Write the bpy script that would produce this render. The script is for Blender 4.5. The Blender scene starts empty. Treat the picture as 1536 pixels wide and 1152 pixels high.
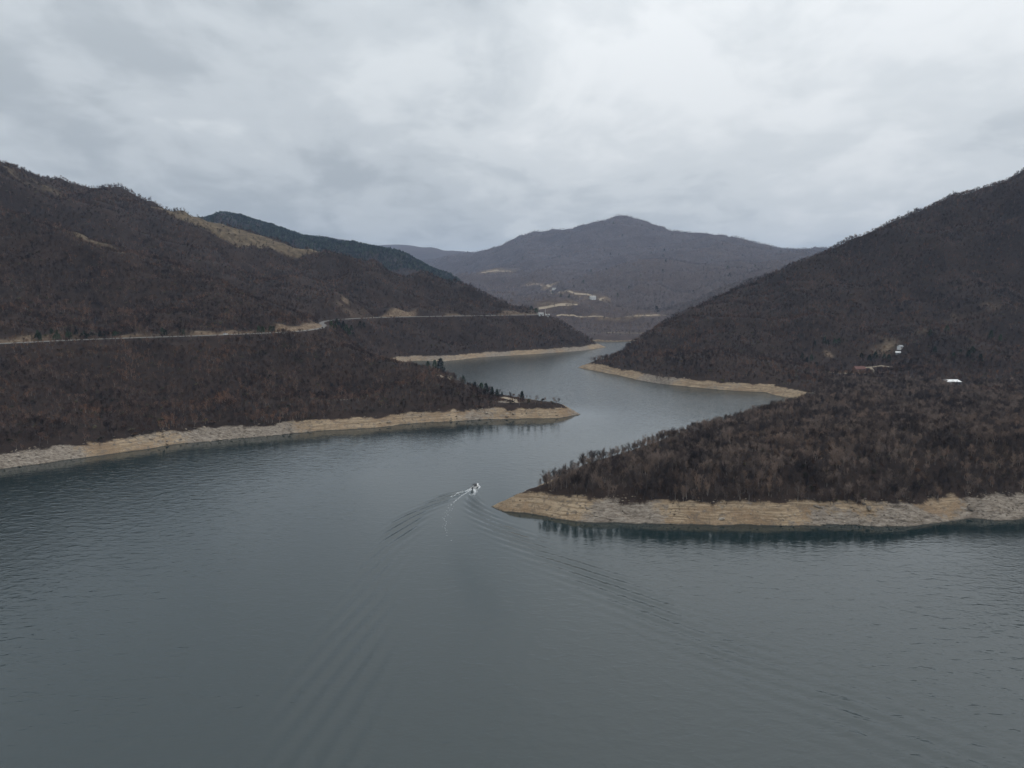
import bpy, math, random
import numpy as np
from mathutils import Vector

SC = bpy.context.scene
COL = SC.collection
R = math.radians

# ------------------------------------------------------------------ camera
CAM_H = 100.0
FPX = 1024.0                       # focal length in photo pixels (24 mm on a 36 mm wide frame)
PITCH = math.atan(136.0 / FPX)     # the horizon lies 136 photo pixels above the middle
cam_d = bpy.data.cameras.new("camera")
cam_d.sensor_width = 36.0
cam_d.lens = 24.0
cam_d.clip_start = 0.5
cam_d.clip_end = 40000.0
cam = bpy.data.objects.new("camera", cam_d)
COL.objects.link(cam)
cam.location = (0, 0, CAM_H)
cam.rotation_euler = (math.pi / 2 - PITCH, 0, 0)
SC.camera = cam

# ------------------------------------------------------------------ sky, sun, exposure
SUN_EL, SUN_AZ = 48.0, 82.0        # degrees; azimuth measured from +Y (view direction) towards +X
w = bpy.data.worlds.new("World")
SC.world = w
w.use_nodes = True
wn, wl = w.node_tree.nodes, w.node_tree.links
wn.clear()


def N(nt, kind, **kw):
    n = nt.nodes.new(kind)
    for k, v in kw.items():
        if k == 'loc':
            n.location = v
        elif isinstance(k, str) and hasattr(n, k):
            setattr(n, k, v)
    return n


def mth(nt, op, a, b=None, clamp=False):
    n = nt.nodes.new('ShaderNodeMath')
    n.operation = op
    n.use_clamp = clamp
    for i, v in enumerate((a, b)):
        if v is None:
            continue
        if isinstance(v, (int, float)):
            n.inputs[i].default_value = v
        else:
            nt.links.new(v, n.inputs[i])
    return n.outputs[0]


def ramp(nt, fac, stops, interp='LINEAR'):
    n = nt.nodes.new('ShaderNodeValToRGB')
    n.color_ramp.interpolation = interp
    el = n.color_ramp.elements
    while len(el) < len(stops):
        el.new(0.5)
    for e, (p, c) in zip(el, stops):
        e.position = p
        e.color = c if len(c) == 4 else (*c, 1)
    nt.links.new(fac, n.inputs[0])
    return n.outputs[0]


def noise(nt, vec, scale, detail=4, rough=0.5, dist=0.0):
    n = nt.nodes.new('ShaderNodeTexNoise')
    n.inputs['Scale'].default_value = scale
    n.inputs['Detail'].default_value = detail
    n.inputs['Roughness'].default_value = rough
    n.inputs['Distortion'].default_value = dist
    if vec is not None:
        nt.links.new(vec, n.inputs['Vector'])
    return n.outputs[0]


def mixc(nt, fac, a, b):
    n = nt.nodes.new('ShaderNodeMix')
    n.data_type = 'RGBA'
    if isinstance(fac, (int, float)):
        n.inputs[0].default_value = fac
    else:
        nt.links.new(fac, n.inputs[0])
    for i, v in ((6, a), (7, b)):
        if isinstance(v, tuple):
            n.inputs[i].default_value = v if len(v) == 4 else (*v, 1)
        else:
            nt.links.new(v, n.inputs[i])
    return n.outputs[2]


def build_world():
    nt = w.node_tree
    sky = nt.nodes.new('ShaderNodeTexSky')
    sky.sky_type = 'NISHITA'
    sky.sun_disc = False
    sky.sun_elevation = R(SUN_EL)
    sky.sun_rotation = R(SUN_AZ)
    sky.air_density = 1.0
    sky.dust_density = 2.0
    tc = nt.nodes.new('ShaderNodeTexCoord')
    sep = nt.nodes.new('ShaderNodeSeparateXYZ')
    nt.links.new(tc.outputs['Generated'], sep.inputs[0])
    z = mth(nt, 'ADD', mth(nt, 'MAXIMUM', sep.outputs[2], 0.0), 0.24)
    cx = mth(nt, 'DIVIDE', sep.outputs[0], z)
    cy = mth(nt, 'DIVIDE', sep.outputs[1], z)
    comb = nt.nodes.new('ShaderNodeCombineXYZ')
    nt.links.new(cx, comb.inputs[0])
    nt.links.new(cy, comb.inputs[1])
    mp = nt.nodes.new('ShaderNodeMapping')
    mp.inputs['Location'].default_value = (-2.736, -5.103, -0.0385)
    mp.inputs['Rotation'].default_value = (0, 0, 0.0623)
    mp.inputs['Scale'].default_value = (1.0, 0.85, 1)
    nt.links.new(comb.outputs[0], mp.inputs[0])
    big = noise(nt, mp.outputs[0], 0.55, 5, 0.5, 0.3)
    med = noise(nt, mp.outputs[0], 1.9, 8, 0.54, 0.45)
    fine = noise(nt, mp.outputs[0], 6.5, 6, 0.5, 0.4)
    s = mth(nt, 'ADD', mth(nt, 'MULTIPLY', big, 0.36), mth(nt, 'MULTIPLY', med, 0.46))
    s = mth(nt, 'ADD', s, mth(nt, 'MULTIPLY', fine, 0.18))
    # thinner cloud round the hidden sun
    sd = Vector((math.sin(R(SUN_AZ)) * math.cos(R(SUN_EL)), math.cos(R(SUN_AZ)) * math.cos(R(SUN_EL)), math.sin(R(SUN_EL))))
    dp = nt.nodes.new('ShaderNodeVectorMath')
    dp.operation = 'DOT_PRODUCT'
    nt.links.new(tc.outputs['Generated'], dp.inputs[0])
    dp.inputs[1].default_value = sd
    glow = mth(nt, 'MULTIPLY', mth(nt, 'ADD', dp.outputs['Value'], -0.26), 0.30)
    s = mth(nt, 'ADD', s, glow)
    cl = ramp(nt, s, [(0.35, (0.460, 0.502, 0.535)), (0.45, (0.600, 0.642, 0.672)), (0.53, (0.72, 0.758, 0.780)), (0.64, (0.85, 0.878, 0.892))], 'EASE')
    # scale the cloud colour up, the Background runs at 0.1
    sc = nt.nodes.new('ShaderNodeVectorMath')
    sc.operation = 'SCALE'
    # standard overcast sky: brighter towards the zenith
    nt.links.new(mth(nt, 'ADD', 7.9, mth(nt, 'MULTIPLY', mth(nt, 'MAXIMUM', sep.outputs[2], 0.0), 9.5)), sc.inputs['Scale'])
    nt.links.new(cl, sc.inputs[0])
    col = mixc(nt, 0.965, sky.outputs[0], sc.outputs[0])
    bg = nt.nodes.new('ShaderNodeBackground')
    bg.inputs['Strength'].default_value = 0.1
    nt.links.new(col, bg.inputs['Color'])
    out = nt.nodes.new('ShaderNodeOutputWorld')
    nt.links.new(bg.outputs[0], out.inputs['Surface'])


build_world()
sun_d = bpy.data.lights.new("sun", 'SUN')
sun_d.energy = 0.6
sun_d.angle = R(35)
sun_d.color = (1.0, 0.96, 0.90)
sun = bpy.data.objects.new("sun", sun_d)
COL.objects.link(sun)
sun.rotation_euler = (R(90 - SUN_EL), 0, R(180 - SUN_AZ))
sun.location = (0, 0, 800)
SC.view_settings.view_transform = 'Standard'
SC.view_settings.look = 'None'
SC.view_settings.exposure = 0.0
SC.view_settings.gamma = 1.0
SC.view_settings.use_curve_mapping = False
SC.render.engine = 'CYCLES'
SC.cycles.max_bounces = 4
SC.cycles.diffuse_bounces = 2
SC.cycles.glossy_bounces = 2
SC.cycles.volume_bounces = 1
SC.cycles.use_denoising = True

# ------------------------------------------------------------------ helpers
CP, SP = math.cos(PITCH), math.sin(PITCH)


def sight(px, py):
    """direction per metre of ground distance Y for a sight line of the survey photo"""
    a, b = (px - 768.0) / FPX, (576.0 - py) / FPX
    y = CP + b * SP
    return a / y, (-SP + b * CP) / y


def at(px, py, Y):
    dx, dz = sight(px, py)
    return (dx * Y, Y, CAM_H + dz * Y)


def shore(px, py):
    dx, dz = sight(px, py)
    Y = -CAM_H / dz
    return (dx * Y, Y)


def tag(o, label=None, cat=None, group=None, kind=None):
    if label:
        o['label'] = label
    if cat:
        o['category'] = cat
    if group:
        o['group'] = group
    if kind:
        o['kind'] = kind
    return o


def empty(name, loc=(0, 0, 0), rz=0.0):
    o = bpy.data.objects.new(name, None)
    COL.objects.link(o)
    o.location = loc
    o.rotation_euler = (0, 0, rz)
    o.empty_display_size = 0.5
    return o


def mesh_obj(name, verts, faces, mat=None, parent=None, smooth=False, link=True):
    me = bpy.data.meshes.new(name)
    me.from_pydata([tuple(v) for v in verts], [], [tuple(f) for f in faces])
    if mat:
        me.materials.append(mat)
    if smooth:
        me.polygons.foreach_set('use_smooth', [True] * len(me.polygons))
    me.update()
    o = bpy.data.objects.new(name, me)
    if link:
        COL.objects.link(o)
    if parent:
        o.parent = parent
    return o


class MB:
    """collects simple solids into one mesh"""

    def __init__(self):
        self.v, self.f = [], []

    def add(self, vs, fs):
        b = len(self.v)
        self.v += [tuple(p) for p in vs]
        self.f += [tuple(b + i for i in f) for f in fs]
        return self

    def box(self, x0, x1, y0, y1, z0, z1):
        return self.add([(x0, y0, z0), (x1, y0, z0), (x1, y1, z0), (x0, y1, z0), (x0, y0, z1), (x1, y0, z1), (x1, y1, z1), (x0, y1, z1)],
                        [(0, 3, 2, 1), (4, 5, 6, 7), (0, 1, 5, 4), (1, 2, 6, 5), (2, 3, 7, 6), (3, 0, 4, 7)])

    def tube(self, p, q, r0, r1, n=5):
        p, q = Vector(p), Vector(q)
        d = (q - p).normalized()
        u = d.orthogonal().normalized()
        v = d.cross(u)
        vs = []
        for c, r in ((p, r0), (q, r1)):
            for k in range(n):
                a = 2 * math.pi * k / n
                vs.append(c + u * (r * math.cos(a)) + v * (r * math.sin(a)))
        fs = [(k, (k + 1) % n, n + (k + 1) % n, n + k) for k in range(n)]
        fs.append(tuple(range(n, 2 * n)))
        fs.append(tuple(range(n - 1, -1, -1)))
        return self.add(vs, fs)

    def build(self, name, mat, parent=None, smooth=False):
        return mesh_obj(name, self.v, self.f, mat, parent, smooth)


# lattice noise in numpy, so that the ground is a real height field
_rng = np.random.RandomState(7)
_TAB = _rng.rand(256, 256)


def vnoise(x, y, seed=0):
    x = x + seed * 37.3
    y = y + seed * 91.7
    xi, yi = np.floor(x).astype(int), np.floor(y).astype(int)
    fx, fy = x - xi, y - yi
    fx = fx * fx * fx * (fx * (fx * 6 - 15) + 10)
    fy = fy * fy * fy * (fy * (fy * 6 - 15) + 10)
    a, b = _TAB[xi & 255, yi & 255], _TAB[(xi + 1) & 255, yi & 255]
    c, d = _TAB[xi & 255, (yi + 1) & 255], _TAB[(xi + 1) & 255, (yi + 1) & 255]
    return ((a * (1 - fx) + b * fx) * (1 - fy) + (c * (1 - fx) + d * fx) * fy) * 2 - 1


def fbm(x, y, scale, octv=4, seed=0, gain=0.5):
    s, a, t = 0, 1.0, 0
    f = 1.0 / scale
    for o in range(octv):
        ca, sa = math.cos(o * 0.9), math.sin(o * 0.9)
        s = s + a * vnoise((x * ca - y * sa) * f, (x * sa + y * ca) * f, seed + o)
        t += a
        a *= gain
        f *= 2.03
    return s / t


def ridged(x, y, scale, octv=3, seed=0):
    s, a, t = 0, 1.0, 0
    f = 1.0 / scale
    for o in range(octv):
        s = s + a * (1 - 2 * np.abs(vnoise(x * f, y * f, seed + o)))
        t += a
        a *= 0.5
        f *= 2.1
    return s / t


def sstep(a, b, x):
    t = np.clip((x - a) / (b - a), 0, 1)
    return t * t * (3 - 2 * t)


def seg_dist(x, y, pl):
    """distance to a polyline, arc length at the foot, signed side (+ left), height at foot when given"""
    best = np.full(np.shape(x), 1e9)
    arc = np.zeros(np.shape(x))
    side = np.zeros(np.shape(x))
    hz = np.zeros(np.shape(x))
    L = 0.0
    for p, q in zip(pl[:-1], pl[1:]):
        dx, dy = q[0] - p[0], q[1] - p[1]
        l2 = dx * dx + dy * dy
        l = math.sqrt(l2)
        t = np.clip(((x - p[0]) * dx + (y - p[1]) * dy) / l2, 0, 1)
        ex, ey = x - (p[0] + t * dx), y - (p[1] + t * dy)
        d = np.sqrt(ex * ex + ey * ey)
        m = d < best
        best = np.where(m, d, best)
        arc = np.where(m, L + t * l, arc)
        side = np.where(m, np.sign(dx * ey - dy * ex), side)
        if len(p) > 2:
            hz = np.where(m, p[2] + t * (q[2] - p[2]), hz)
        L += l
    return best, arc, side, hz


def resample(pl, step):
    out = [pl[0]]
    for p, q in zip(pl[:-1], pl[1:]):
        p, q = np.array(p, float), np.array(q, float)
        n = max(1, int(round(np.linalg.norm((q - p)[:2]) / step)))
        for k in range(1, n + 1):
            out.append(tuple(p + (q - p) * k / n))
    return out


def smooth_line(pl, it=2):
    """Chaikin smoothing of a polyline, ends kept"""
    pl = [np.array(p, float) for p in pl]
    for _ in range(it):
        o = [pl[0]]
        for p, q in zip(pl[:-1], pl[1:]):
            o += [p * 0.75 + q * 0.25, p * 0.25 + q * 0.75]
        o.append(pl[-1])
        pl = o
    return [tuple(p) for p in pl]


SAND = 7.0          # the full-supply line of the reservoir: everything below is bare bank


class Hill:
    def __init__(self, name, box, res, pts, shores=(), c=25.0, rough=(), shore_amp=0.0, band=13.0, road=None, road_w=6.0):
        self.name, self.box, self.res = name, box, res
        self.rough, self.shore_amp, self.road, self.road_w = rough, shore_amp, road, road_w
        P = [tuple(map(float, p)) for p in pts]
        self.band = band
        self.poly = None
        for pl, close in shores:                # land lies on the left of the shore line; `close` leads back round the land
            self.poly = list(pl) + list(close) + [pl[0]]
            self.line = list(pl)
            rs = resample(pl, 26.0 if band < 20 else 60.0)
            for i, p in enumerate(rs):
                a, b = np.array(rs[max(i - 1, 0)]), np.array(rs[min(i + 1, len(rs) - 1)])
                t = (b - a) / (np.linalg.norm(b - a) + 1e-9)
                q = np.array(p) + np.array((-t[1], t[0])) * band
                d = seg_dist(np.array([q[0]]), np.array([q[1]]), self.line)[0][0]
                if d > 0.85 * band:
                    P.append((q[0], q[1], SAND))
                P.append((p[0], p[1], 0.0))
        # drop points that fight each other
        keep = []
        for p in P:
            if all((p[0] - k[0]) ** 2 + (p[1] - k[1]) ** 2 > (band * 0.55) ** 2 for k in keep):
                keep.append(p)
        A = np.array(keep)
        self.c, self.A = c, A
        A = A.copy()
        A[:, 2] -= self.relief(A[:, 0], A[:, 1], A[:, 2])
        n = len(A)
        d2 = (A[:, None, 0] - A[None, :, 0]) ** 2 + (A[:, None, 1] - A[None, :, 1]) ** 2
        K = -np.sqrt(d2 + c * c)
        S = 1000.0
        Pm = np.c_[np.ones(n), A[:, 0] / S, A[:, 1] / S]
        M = np.zeros((n + 3, n + 3))
        M[:n, :n] = K + np.eye(n) * 0.3
        M[:n, n:] = Pm
        M[n:, :n] = Pm.T
        self.wt = np.linalg.solve(M, np.r_[A[:, 2], 0, 0, 0])
        x0, x1, y0, y1 = box
        self.xs = np.arange(x0, x1 + res, res)
        self.ys = np.arange(y0, y1 + res, res)
        X, Y = np.meshgrid(self.xs, self.ys, indexing='ij')
        self.X, self.Y = X, Y
        self.H = self.height(X, Y)

    def relief(self, x, y, h):
        up = 0.12 + 0.88 * sstep(SAND, 45, h)
        r = np.zeros_like(x)
        for kind, sc, amp, seed in self.rough:
            r = r + amp * up * (fbm(x, y, sc, 4, seed) if kind == 'f' else ridged(x, y, sc, 3, seed))
        return r

    def height(self, x, y):
        sh = x.shape
        x, y = x.ravel(), y.ravel()
        h = self.wt[-3] + self.wt[-2] * x / 1000 + self.wt[-1] * y / 1000
        for i in range(0, len(x), 40000):
            d2 = (x[i:i + 40000, None] - self.A[None, :, 0]) ** 2 + (y[i:i + 40000, None] - self.A[None, :, 1]) ** 2
            h[i:i + 40000] += -np.sqrt(d2 + self.c ** 2) @ self.wt[:-3]
        if self.poly is not None:
            ins = np.zeros(len(x), bool)
            for p, q in zip(self.poly[:-1], self.poly[1:]):
                if p[1] == q[1]:
                    continue
                m = (p[1] > y) != (q[1] > y)
                ins ^= m & (x < (q[0] - p[0]) * (y - p[1]) / (q[1] - p[1]) + p[0])
            d = seg_dist(x, y, self.line)[0]
            t = sstep(0.7 * self.band, 2.6 * self.band, d)
            hin = (1 - t) * SAND * np.minimum(d / self.band, 1.5) + t * np.maximum(h, 0.6 * SAND)
            h = np.where(ins, hin, -np.minimum(0.55 * d, 14.0))
        h = h + self.relief(x, y, h)
        if self.shore_amp:
            lo = sstep(-6, 0.5, h) * (1 - sstep(SAND - 1, SAND + 4, h))
            h = h + lo * self.shore_amp * (0.75 * fbm(x, y, 38, 3, 25) + 0.7 * fbm(x, y, 14, 5, 3, 0.6) + 0.5 * ridged(x * 0.8 + y * 1.3, (y - x * 0.6) * 0.45, 6.0, 3, 5) * sstep(-0.3, 0.4, fbm(x, y, 30, 3, 8)) + 0.25 * fbm(x, y, 3.2, 3, 15))
        if self.road is not None:
            d, _, sd, hz = seg_dist(x, y, self.road)
            k = 1 - sstep(self.road_w * 0.75, self.road_w * 2.4, d)
            h = h * (1 - k) + (hz - 0.12) * k
        return h.reshape(sh)

    def z(self, x, y):
        """bilinear height from the mesh grid, -99 outside"""
        fx = (x - self.xs[0]) / self.res
        fy = (y - self.ys[0]) / self.res
        i = np.clip(np.floor(fx).astype(int), 0, len(self.xs) - 2)
        j = np.clip(np.floor(fy).astype(int), 0, len(self.ys) - 2)
        u, v = fx - i, fy - j
        H = self.H
        z = (H[i, j] * (1 - u) + H[i + 1, j] * u) * (1 - v) + (H[i, j + 1] * (1 - u) + H[i + 1, j + 1] * u) * v
        out = (fx < 0) | (fy < 0) | (fx > len(self.xs) - 1) | (fy > len(self.ys) - 1)
        return np.where(out, -99.0, z)

    def build(self, mat, attrs=None, zmin=-5.0):
        nx, ny = self.H.shape
        co = np.stack([self.X, self.Y, self.H], -1).reshape(-1, 3)
        idx = np.arange(nx * ny).reshape(nx, ny)
        a, b, c, d = idx[:-1, :-1], idx[1:, :-1], idx[1:, 1:], idx[:-1, 1:]
        q = np.stack([a, b, c, d], -1).reshape(-1, 4)
        zz = co[:, 2]
        q = q[np.max(zz[q], axis=1) > zmin]
        used = np.unique(q)
        rm = np.full(nx * ny, -1)
        rm[used] = np.arange(len(used))
        co, q = co[used], rm[q]
        me = bpy.data.meshes.new(self.name)
        me.vertices.add(len(co))
        me.vertices.foreach_set('co', co.ravel())
        me.loops.add(q.size)
        me.loops.foreach_set('vertex_index', q.ravel())
        me.polygons.add(len(q))
        me.polygons.foreach_set('loop_start', np.arange(0, q.size, 4))
        me.polygons.foreach_set('loop_total', np.full(len(q), 4))
        me.polygons.foreach_set('use_smooth', np.ones(len(q), bool))
        me.update(calc_edges=True)
        me.materials.append(mat)
        for nm, fn in (attrs or {}).items():
            at_ = me.attributes.new(nm, 'FLOAT', 'POINT')
            at_.data.foreach_set('value', np.asarray(fn(co[:, 0], co[:, 1], co[:, 2]), dtype=np.float32))
        o = bpy.data.objects.new(self.name, me)
        COL.objects.link(o)
        o['kind'] = 'structure'
        return o


# ------------------------------------------------------------------ materials
def new_mat(name):
    m = bpy.data.materials.new(name)
    m.use_nodes = True
    m.node_tree.nodes.clear()
    return m, m.node_tree


def finish(nt, color, rough=0.9, spec=0.2, normal=None, **extra):
    b = nt.nodes.new('ShaderNodeBsdfPrincipled')
    if isinstance(color, tuple):
        b.inputs['Base Color'].default_value = (*color[:3], 1)
    else:
        nt.links.new(color, b.inputs['Base Color'])
    if isinstance(rough, (int, float)):
        b.inputs['Roughness'].default_value = rough
    else:
        nt.links.new(rough, b.inputs['Roughness'])
    b.inputs['Specular IOR Level'].default_value = spec
    if normal is not None:
        nt.links.new(normal, b.inputs['Normal'])
    for k, v in extra.items():
        b.inputs[k.replace('_', ' ')].default_value = v
    o = nt.nodes.new('ShaderNodeOutputMaterial')
    nt.links.new(b.outputs[0], o.inputs['Surface'])
    return b


def bump(nt, height, strength, dist):
    n = nt.nodes.new('ShaderNodeBump')
    n.inputs['Strength'].default_value = strength
    n.inputs['Distance'].default_value = dist
    nt.links.new(height, n.inputs['Height'])
    return n.outputs[0]


def attr(nt, name):
    n = nt.nodes.new('ShaderNodeAttribute')
    n.attribute_name = name
    return n.outputs['Fac']


def plain(name, col, rough=0.7, vary=0.15, scale=2.0, spec=0.3):
    m, nt = new_mat(name)
    g = nt.nodes.new('ShaderNodeNewGeometry')
    f = noise(nt, g.outputs['Position'], scale, 4, 0.6)
    lo = tuple(c * (1 - vary) for c in col)
    hi = tuple(min(1, c * (1 + vary)) for c in col)
    finish(nt, ramp(nt, f, [(0.3, lo), (0.7, hi)]), rough, spec)
    return m


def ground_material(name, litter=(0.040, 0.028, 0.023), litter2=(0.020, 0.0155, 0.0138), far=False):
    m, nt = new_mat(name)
    g = nt.nodes.new('ShaderNodeNewGeometry')
    pos = g.outputs['Position']
    sep = nt.nodes.new('ShaderNodeSeparateXYZ')
    nt.links.new(pos, sep.inputs[0])
    z = sep.outputs[2]
    k = 0.25 if far else 1.0
    # forest floor
    f1 = noise(nt, pos, 0.22 * k, 5, 0.62)
    f2 = noise(nt, pos, 0.02 * k, 4, 0.6)
    lit = ramp(nt, f1, [(0.34, litter2), (0.68, litter)])
    lit = mixc(nt, mth(nt, 'MULTIPLY', ramp(nt, f2, [(0.4, (0, 0, 0)), (0.7, (1, 1, 1))]), 0.35), lit, (0.070, 0.045, 0.034))
    # dry yellow grass
    gr = ramp(nt, noise(nt, pos, 0.12 * k, 5, 0.6), [(0.32, (0.058, 0.043, 0.031)), (0.52, (0.112, 0.086, 0.056)), (0.72, (0.175, 0.138, 0.092))])
    col = mixc(nt, attr(nt, 'grass'), lit, gr)
    # bare cut earth
    ea = ramp(nt, noise(nt, pos, 0.3 * k, 5, 0.65), [(0.30, (0.070, 0.048, 0.034)), (0.5, (0.165, 0.120, 0.082)), (0.72, (0.30, 0.238, 0.172))])
    col = mixc(nt, attr(nt, 'bare'), col, ea)
    # drawdown bank: silt with water-level lines, stones and ledges
    mp = nt.nodes.new('ShaderNodeMapping')
    mp.inputs['Scale'].default_value = (0.035, 0.035, 1.9)
    nt.links.new(pos, mp.inputs[0])
    lines = noise(nt, mp.outputs[0], 1.0, 5, 0.65, 0.15)
    patch = noise(nt, pos, 0.075, 5, 0.6, 0.4)
    grit = noise(nt, pos, 1.6, 5, 0.7)
    silt = ramp(nt, lines, [(0.30, (0.130, 0.088, 0.053)), (0.46, (0.275, 0.202, 0.128)), (0.60, (0.390, 0.305, 0.208)), (0.72, (0.250, 0.180, 0.114))])
    silt = mixc(nt, ramp(nt, patch, [(0.45, (0, 0, 0)), (0.62, (0.8, 0.8, 0.8))]), silt, (0.215, 0.142, 0.085))
    silt = mixc(nt, ramp(nt, grit, [(0.50, (0, 0, 0)), (0.72, (0.6, 0.6, 0.6))]), silt, (0.40, 0.345, 0.27))
    mpl = nt.nodes.new('ShaderNodeMapping')
    mpl.inputs['Scale'].default_value = (0.10, 0.10, 5.5)
    nt.links.new(pos, mpl.inputs[0])
    thin = noise(nt, mpl.outputs[0], 1.0, 4, 0.6, 0.3)
    silt = mixc(nt, ramp(nt, thin, [(0.36, (0.8, 0.8, 0.8)), (0.50, (0, 0, 0))]), silt, (0.120, 0.088, 0.060))
    mud = noise(nt, pos, 0.35, 6, 0.72, 0.6)
    silt = mixc(nt, ramp(nt, mud, [(0.50, (0, 0, 0)), (0.62, (0.8, 0.8, 0.8))]), silt, (0.120, 0.096, 0.074))
    mp2 = nt.nodes.new('ShaderNodeMapping')
    mp2.inputs['Rotation'].default_value = (R(20), R(35), R(35))
    mp2.inputs['Scale'].default_value = (0.22, 0.8, 0.6)
    nt.links.new(pos, mp2.inputs[0])
    st = noise(nt, mp2.outputs[0], 1.0, 7, 0.75, 0.7)
    rock = ramp(nt, st, [(0.33, (0.040, 0.034, 0.028)), (0.43, (0.150, 0.124, 0.100)), (0.56, (0.265, 0.228, 0.188)), (0.70, (0.37, 0.335, 0.29))])
    rm = mth(nt, 'ADD', attr(nt, 'rock'), mth(nt, 'MULTIPLY', mth(nt, 'SUBTRACT', mud, 0.5), 2.2))
    bank = mixc(nt, ramp(nt, rm, [(0.32, (0, 0, 0)), (0.68, (1, 1, 1))]), silt, rock)
    # damp dark rim just above the water
    edge = mth(nt, 'ADD', z, mth(nt, 'MULTIPLY', mth(nt, 'SUBTRACT', grit, 0.5), 0.8))
    bank = mixc(nt, ramp(nt, mth(nt, 'DIVIDE', edge, 1.0), [(0.12, (1, 1, 1)), (0.42, (0, 0, 0))]), bank, (0.055, 0.050, 0.042))
    top = mth(nt, 'ADD', z, mth(nt, 'MULTIPLY', mth(nt, 'SUBTRACT', patch, 0.5), 7.5))
    top = mth(nt, 'ADD', top, mth(nt, 'MULTIPLY', mth(nt, 'SUBTRACT', grit, 0.5), 1.6))
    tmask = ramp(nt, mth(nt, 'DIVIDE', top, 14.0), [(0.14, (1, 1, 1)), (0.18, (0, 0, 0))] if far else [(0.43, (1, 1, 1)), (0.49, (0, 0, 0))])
    col = mixc(nt, tmask, col, bank)
    hgt = mth(nt, 'ADD', mth(nt, 'MULTIPLY', grit, 0.5), mth(nt, 'MULTIPLY', st, 0.6))
    finish(nt, col, 0.95, 0.1, bump(nt, hgt, 0.8, 1.2 if not far else 6.0))
    return m


def water_material():
    m, nt = new_mat('lake water')
    g = nt.nodes.new('ShaderNodeNewGeometry')
    pos = g.outputs['Position']

    def wav(scale, sx, rot, detail, rough, dist=0.3):
        mp = nt.nodes.new('ShaderNodeMapping')
        mp.inputs['Rotation'].default_value = (0, 0, R(rot))
        mp.inputs['Scale'].default_value = (sx, 1.0, 1.0)
        nt.links.new(pos, mp.inputs[0])
        return noise(nt, mp.outputs[0], scale, detail, rough, dist)

    chop = attr(nt, 'chop')
    a = wav(0.70, 0.6, 12, 2, 0.45)
    b = wav(0.30, 0.55, 8, 2, 0.5, 0.6)
    crest = mth(nt, 'POWER', mth(nt, 'MAXIMUM', mth(nt, 'SUBTRACT', b, 0.40), 0.0), 1.25)      # short peaked wind waves
    gust = mth(nt, 'POWER', chop, 1.5)
    h = mth(nt, 'ADD', mth(nt, 'MULTIPLY', mth(nt, 'MULTIPLY', a, 0.085), chop), mth(nt, 'MULTIPLY', mth(nt, 'MULTIPLY', crest, 0.36), gust))
    c = wav(1.25, 0.55, -12, 3, 0.55, 0.4)                       # fine wind ripples
    h = mth(nt, 'ADD', h, mth(nt, 'MULTIPLY', mth(nt, 'MULTIPLY', c, 0.10), attr(nt, 'ripple')))
    nrm = bump(nt, h, 1.0, 1.0)
    rg = mth(nt, 'ADD', 0.05, mth(nt, 'MULTIPLY', chop, 0.08))
    tint = ramp(nt, wav(0.006, 1, 0, 3, 0.5), [(0.35, (0.0065, 0.0170, 0.0185)), (0.65, (0.0090, 0.0205, 0.0215))])
    bs = finish(nt, tint, rg, 0.5, nrm)
    bs.inputs['IOR'].default_value = 1.62
    return m


M_WATER = water_material()
M_GROUND = ground_material('hill ground')
M_GROUND_HAZE = ground_material('haze-tinted hill ground', (0.115, 0.092, 0.088), (0.075, 0.062, 0.062), far=True)  # ground colour lightened, with extra distance haze painted in


def wood_material(name, cols, stand=0.014, strong=True):
    """bark and twig colour that differs from tree to tree and slowly from stand to stand"""
    m, nt = new_mat(name)
    oi = nt.nodes.new('ShaderNodeObjectInfo')
    st = noise(nt, oi.outputs['Location'], stand, 4, 0.6)
    cl = noise(nt, oi.outputs['Location'], 0.060, 3, 0.6)
    f = mth(nt, 'ADD', mth(nt, 'MULTIPLY', oi.outputs['Random'], 0.40), mth(nt, 'MULTIPLY', mth(nt, 'SUBTRACT', st, 0.36), 1.7))
    n = len(cols)
    c = ramp(nt, f, [(i / (n - 1), cols[i]) for i in range(n)])
    dk = mth(nt, 'ADD', mth(nt, 'MULTIPLY', oi.outputs['Random'], 0.40), mth(nt, 'MULTIPLY', mth(nt, 'SUBTRACT', cl, 0.335), 1.9))
    v = nt.nodes.new('ShaderNodeMix')
    v.data_type = 'RGBA'
    v.blend_type = 'MULTIPLY'
    v.inputs[0].default_value = 1.0
    nt.links.new(c, v.inputs[6])
    nt.links.new(ramp(nt, dk, [(0.22, (0.30, 0.30, 0.33)), (0.48, (0.80, 0.80, 0.80)), (0.80, (2.0, 1.95, 1.80))] if strong else [(0.22, (0.72, 0.72, 0.74)), (0.48, (0.95, 0.95, 0.95)), (0.80, (1.3, 1.29, 1.26))]), v.inputs[7])
    c = v.outputs[2]
    finish(nt, c, 0.9, 0.15)
    return m


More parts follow.
